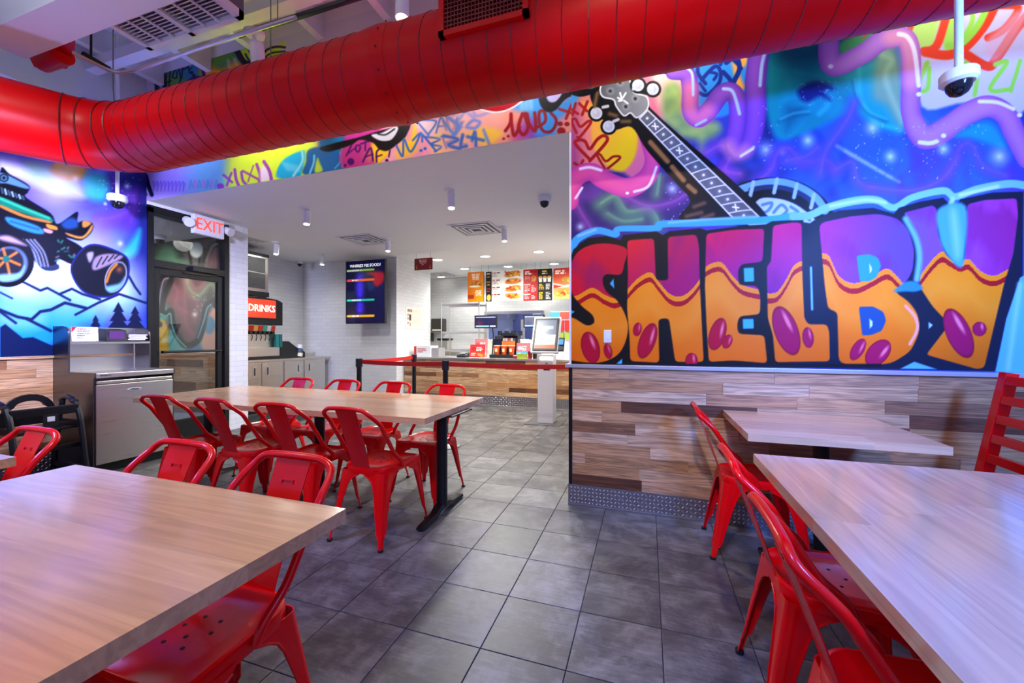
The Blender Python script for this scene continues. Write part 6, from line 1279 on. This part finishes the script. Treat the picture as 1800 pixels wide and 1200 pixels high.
def pm3(cv):
    w = cv.x.max(); cv.c[:] = rgb('#b8181c'); lines(cv, w*.1, w*.7, 60, 2, 60, 44, '#f6e6d8', 1); food(cv, w*.72, 300, w*.4, 200); lines(cv, w*.1, w*.5, 210, 3, 40, 22, '#e89890', 2)
    for y in (470, 780): cv.rect(0, y, w*.48, y+26, '#f4e8dc', 4)
    for y, n in ((520, 5), (830, 3)): lines(cv, w*.06, w*.45, y, n, 46, 24, '#f0d8d0', y); lines(cv, w*.55, w*.9, y, n, 46, 24, '#f0d8d0', y+1)
def pm4(cv):
    w = cv.x.max(); cv.c[:] = rgb('#241e1c'); lines(cv, w*.2, w*.8, 50, 1, 60, 50, '#e8c020', 1, True, 'c'); lines(cv, w*.3, w*.7, 130, 1, 60, 30, '#f0f0f0', 2, True, 'c')
    for k in range(3): cv.poly([(w*(.04+k*.32), 260), (w*(.32+k*.32), 260), (w*(.29+k*.32), 420), (w*(.08+k*.32), 420)], '#efe8dc', 6, False); cv.ell((w*(.18+k*.32), 255), w*.13, 35, 0, '#d8a040', 8)
    for y, n in ((480, 4), (740, 5)): lines(cv, w*.08, w*.45, y, n, 48, 28, '#e8c020', y); lines(cv, w*.58, w*.95, y, n, 48, 24, '#e8e4dc', y+1)
def pm5(cv):
    w = cv.x.max(); cv.c[:] = grad('#c8281e', '#efb868', (0, 0), (0, 1000))(cv.x, cv.y); lines(cv, w*.1, w*.95, 70, 2, 70, 52, '#fff4e8', 1); food(cv, w*.75, 380, w*.6, 200); cv.poly([(0, 470), (w*.6, 560), (w, 520), (w, 620), (0, 640)], '#f4e4c8', 8, False); cv.poly([(0, 520), (w*.55, 590), (0, 650)], '#d8301e', 6, False); food(cv, w*.5, 800, w*.8, 220)
menu(822, 850, 477, 531, '', 'orange menu board at the left end of the row', pm1, '#e8901e', 30, 56); menu(854, 920, 474, 530, '', 'white menu board with four chicken dishes', pm2, '#efebe4', 90, 76)
menu(920.5, 945.3, 472.5, 528.5, '', 'red menu board with price columns', pm3, '#b8181c', 36, 64); menu(945.5, 970, 471.5, 528, '', 'black menu board with yellow prices', pm4, '#241e1c', 36, 64); menu(973, 1004, 470, 526, '', 'orange and cream menu board cut by the wall end', pm5, '#efb868', 36, 56)
# --- wire shelf, dispensers, sink and kitchen behind
t = thing('wire_shelf', 'tall chrome wire shelving rack behind the counter', 'shelf', (-3.6, 8.1, 0)); a, b = xspan(776, 842, 7.95)
for x in (a, b):
    for y in (7.95, 8.35): MB().cyl((x, y, 0), (x, y, hz(530, 7.95)), .014, n=10).build('post', m_steel, t)
for z in (.35, .95, hz(584, 7.95), hz(534, 7.95)):
    for y in (7.95, 8.35): MB().box(a, b, y-.008, y+.008, z-.02, z+.02).build('shelf_rail', m_trim, t)
    for k in range(9): MB().box(a, b, 7.98+k*.042, 7.984+k*.042, z-.002, z+.002).build('shelf_wire', m_trim, t)
a, b = at(764, 583, 9.18), at(785, 560, 9.18); t = thing('towel_dispenser', 'smoky grey paper towel dispenser on the back wall', 'dispenser', a); MB().box(a.x, b.x, 8.98, 9.19, a.z, b.z).build('cover', mat('smoke_plastic', '#3a3532', .2), t, bevel=.03); MB().box(a.x+.05, b.x-.05, 8.97, 8.98, a.z+.02, a.z+.06).build('paper', m_cream, t)
a, b = at(755, 600, 9.18), at(763, 584, 9.18); t = thing('soap_dispenser', 'small dark soap dispenser below the towel dispenser', 'dispenser', a); MB().box(a.x, b.x, 9.06, 9.19, a.z, b.z).build('cover', mat('smoke_plastic', '#3a3532'), t, bevel=.03); MB().box(a.x+.03, b.x-.03, 9.05, 9.062, a.z+.12, a.z+.2).build('window', m_grey, t)
a, b = at(750, 558, 9.18), at(757, 530, 9.18); t = thing('wall_cabinet', 'narrow beige box on the back wall beside the pillar', 'cabinet', a); MB().box(a.x-.2, b.x, 8.95, 9.19, a.z, b.z).build('box', m_cream, t, bevel=.01); MB().box(a.x-.15, b.x-.05, 8.94, 8.952, a.z+.05, b.z-.05).build('door', m_cream, t, bevel=.003)
a, b = at(770, 626, 8.6), at(786, 598, 8.6); t = thing('steel_container', 'upright steel container behind the wire shelf', 'container', (a.x, 8.6, 0)); MB().box(a.x, b.x, 8.6, 8.85, .9, b.z).build('body', m_steel, t, bevel=.01); MB().box(a.x-.02, b.x+.02, 8.58, 8.87, b.z, b.z+.05).build('lid', m_blkp, t, bevel=.01); MB().box(a.x-.4, b.x+.4, 8.45, 9.19, .84, .90).build('bench_top', m_steel, t); MB().box(a.x-.36, b.x+.36, 8.5, 9.15, 0, .84).build('bench_body', m_steel, t)
fr_ = MB(); z0_, z1_ = 1.0, PW0.z
fr_.box(PW0.x-.05, PW1.x+.05, 9.14, 9.2, z1_, z1_+.06).box(PW0.x-.05, PW0.x, 9.14, 9.2, z0_, z1_).box(PW1.x, PW1.x+.05, 9.14, 9.2, z0_, z1_).box(PW0.x-.05, PW1.x+.05, 9.0, 9.2, z0_-.04, z0_)
tag(fr_.build('pass_window_frame', m_steel), 'steel frame of the kitchen pass-through window', 'window frame')
t = thing('kitchen_hood', 'steel cooking hood and shelves seen through the pass-through', 'hood', (-2.6, 10.4, 0)); a, b = xspan(862, 895, 10.4)
MB().prism([(10.2, 1.75), (11.05, 1.75), (11.05, 2.2), (10.5, 2.2)], 'x', a, b).build('canopy', m_steel, t); MB().box(a, b, 10.3, 11.05, 0, .95).build('cook_line', m_steel, t); MB().box(a+.1, b-.1, 10.5, 11.0, 1.25, 1.29).build('shelf', m_steel, t)
for k in range(4): MB().cyl((a+.2+k*.2, 10.6, 1.29), (a+.2+k*.2, 10.6, 1.42), .06, n=12).build('pan', m_steeld, t)
t = thing('kitchen_door', 'blue grey kitchen door behind the pass-through', 'door', (-1.9, 11.1, 0)); a, b = xspan(902, 935, 11.1); MB().box(a, b, 11.1, 11.19, 0, 2.15).build('leaf', mat('door_blue', '#6a70a0', .4), t, bevel=.004); xx = a+(b-a)*.42; MB().box(xx, xx+.12, 11.085, 11.101, 1.2, 1.75).build('window', m_cream, t)
# goods shelf right of the kiosk
a, b = xspan(969, 1003, 7.4); t = thing('goods_shelf', 'small shelf of red and blue packets right of the kiosk', 'shelf', ((a+b)/2, 7.5, CT))
MB().box(a, b, 7.42, 7.48, CT, hz(550, 7.4)).build('back', m_wplast, t); MB().box(a-.02, a+.17, 7.38, 7.42, hz(561, 7.4), hz(551, 7.4)).build('blue_header', mat('hdr_blue', '#3f8fb8', .5), t); MB().box(a+.17, b, 7.38, 7.42, hz(561, 7.4), hz(551, 7.4)).build('red_header', mat('hdr_red', '#d8412e', .5), t)
for k in range(3):
    MB().box(a+.02+k*.12, a+.12+k*.12, 7.36, 7.42, hz(582, 7.4), hz(565, 7.4)).build('packet', m_belt, t); MB().box(a+.02+k*.12, a+.12+k*.12, 7.36, 7.42, hz(596, 7.4), hz(585, 7.4)).build('packet', mat('pack_green', '#8aa02a', .5), t)
X = rest(985, 7.0); t = thing('utensil_cup', 'white cup of utensils at the counter right of the kiosk', 'cup', (X, 7.0, CT)); MB().lathe([(.055, 0), (.065, .12)], (X, 7.0, CT), 18).build('cup', m_wplast, t, True)
for k in range(5): MB().cyl((X+.02*(k-2), 7.0+.01*(k % 2), CT+.02), (X+.026*(k-2), 7.0, CT+.24), .006, n=6).build('utensil', m_blkp, t)

t = thing('floor_mat', 'dark ribbed floor mat in front of the drinks cabinet', 'mat', (-5.35, 5.1, 0)); m_mat = mat('mat_rubber', '#1d2a30', .8, 0, .1, 20, .1)
MB().box(-5.85, -4.85, 4.4, 5.9, .0005, .008).build('base', m_mat, t, bevel=.002); mr_ = MB()
for k in range(36): mr_.box(-5.82, -4.88, 4.43+k*.04, 4.45+k*.04, .008, .011)
mr_.build('ribs', m_mat, t)['kind'] = 'stuff'
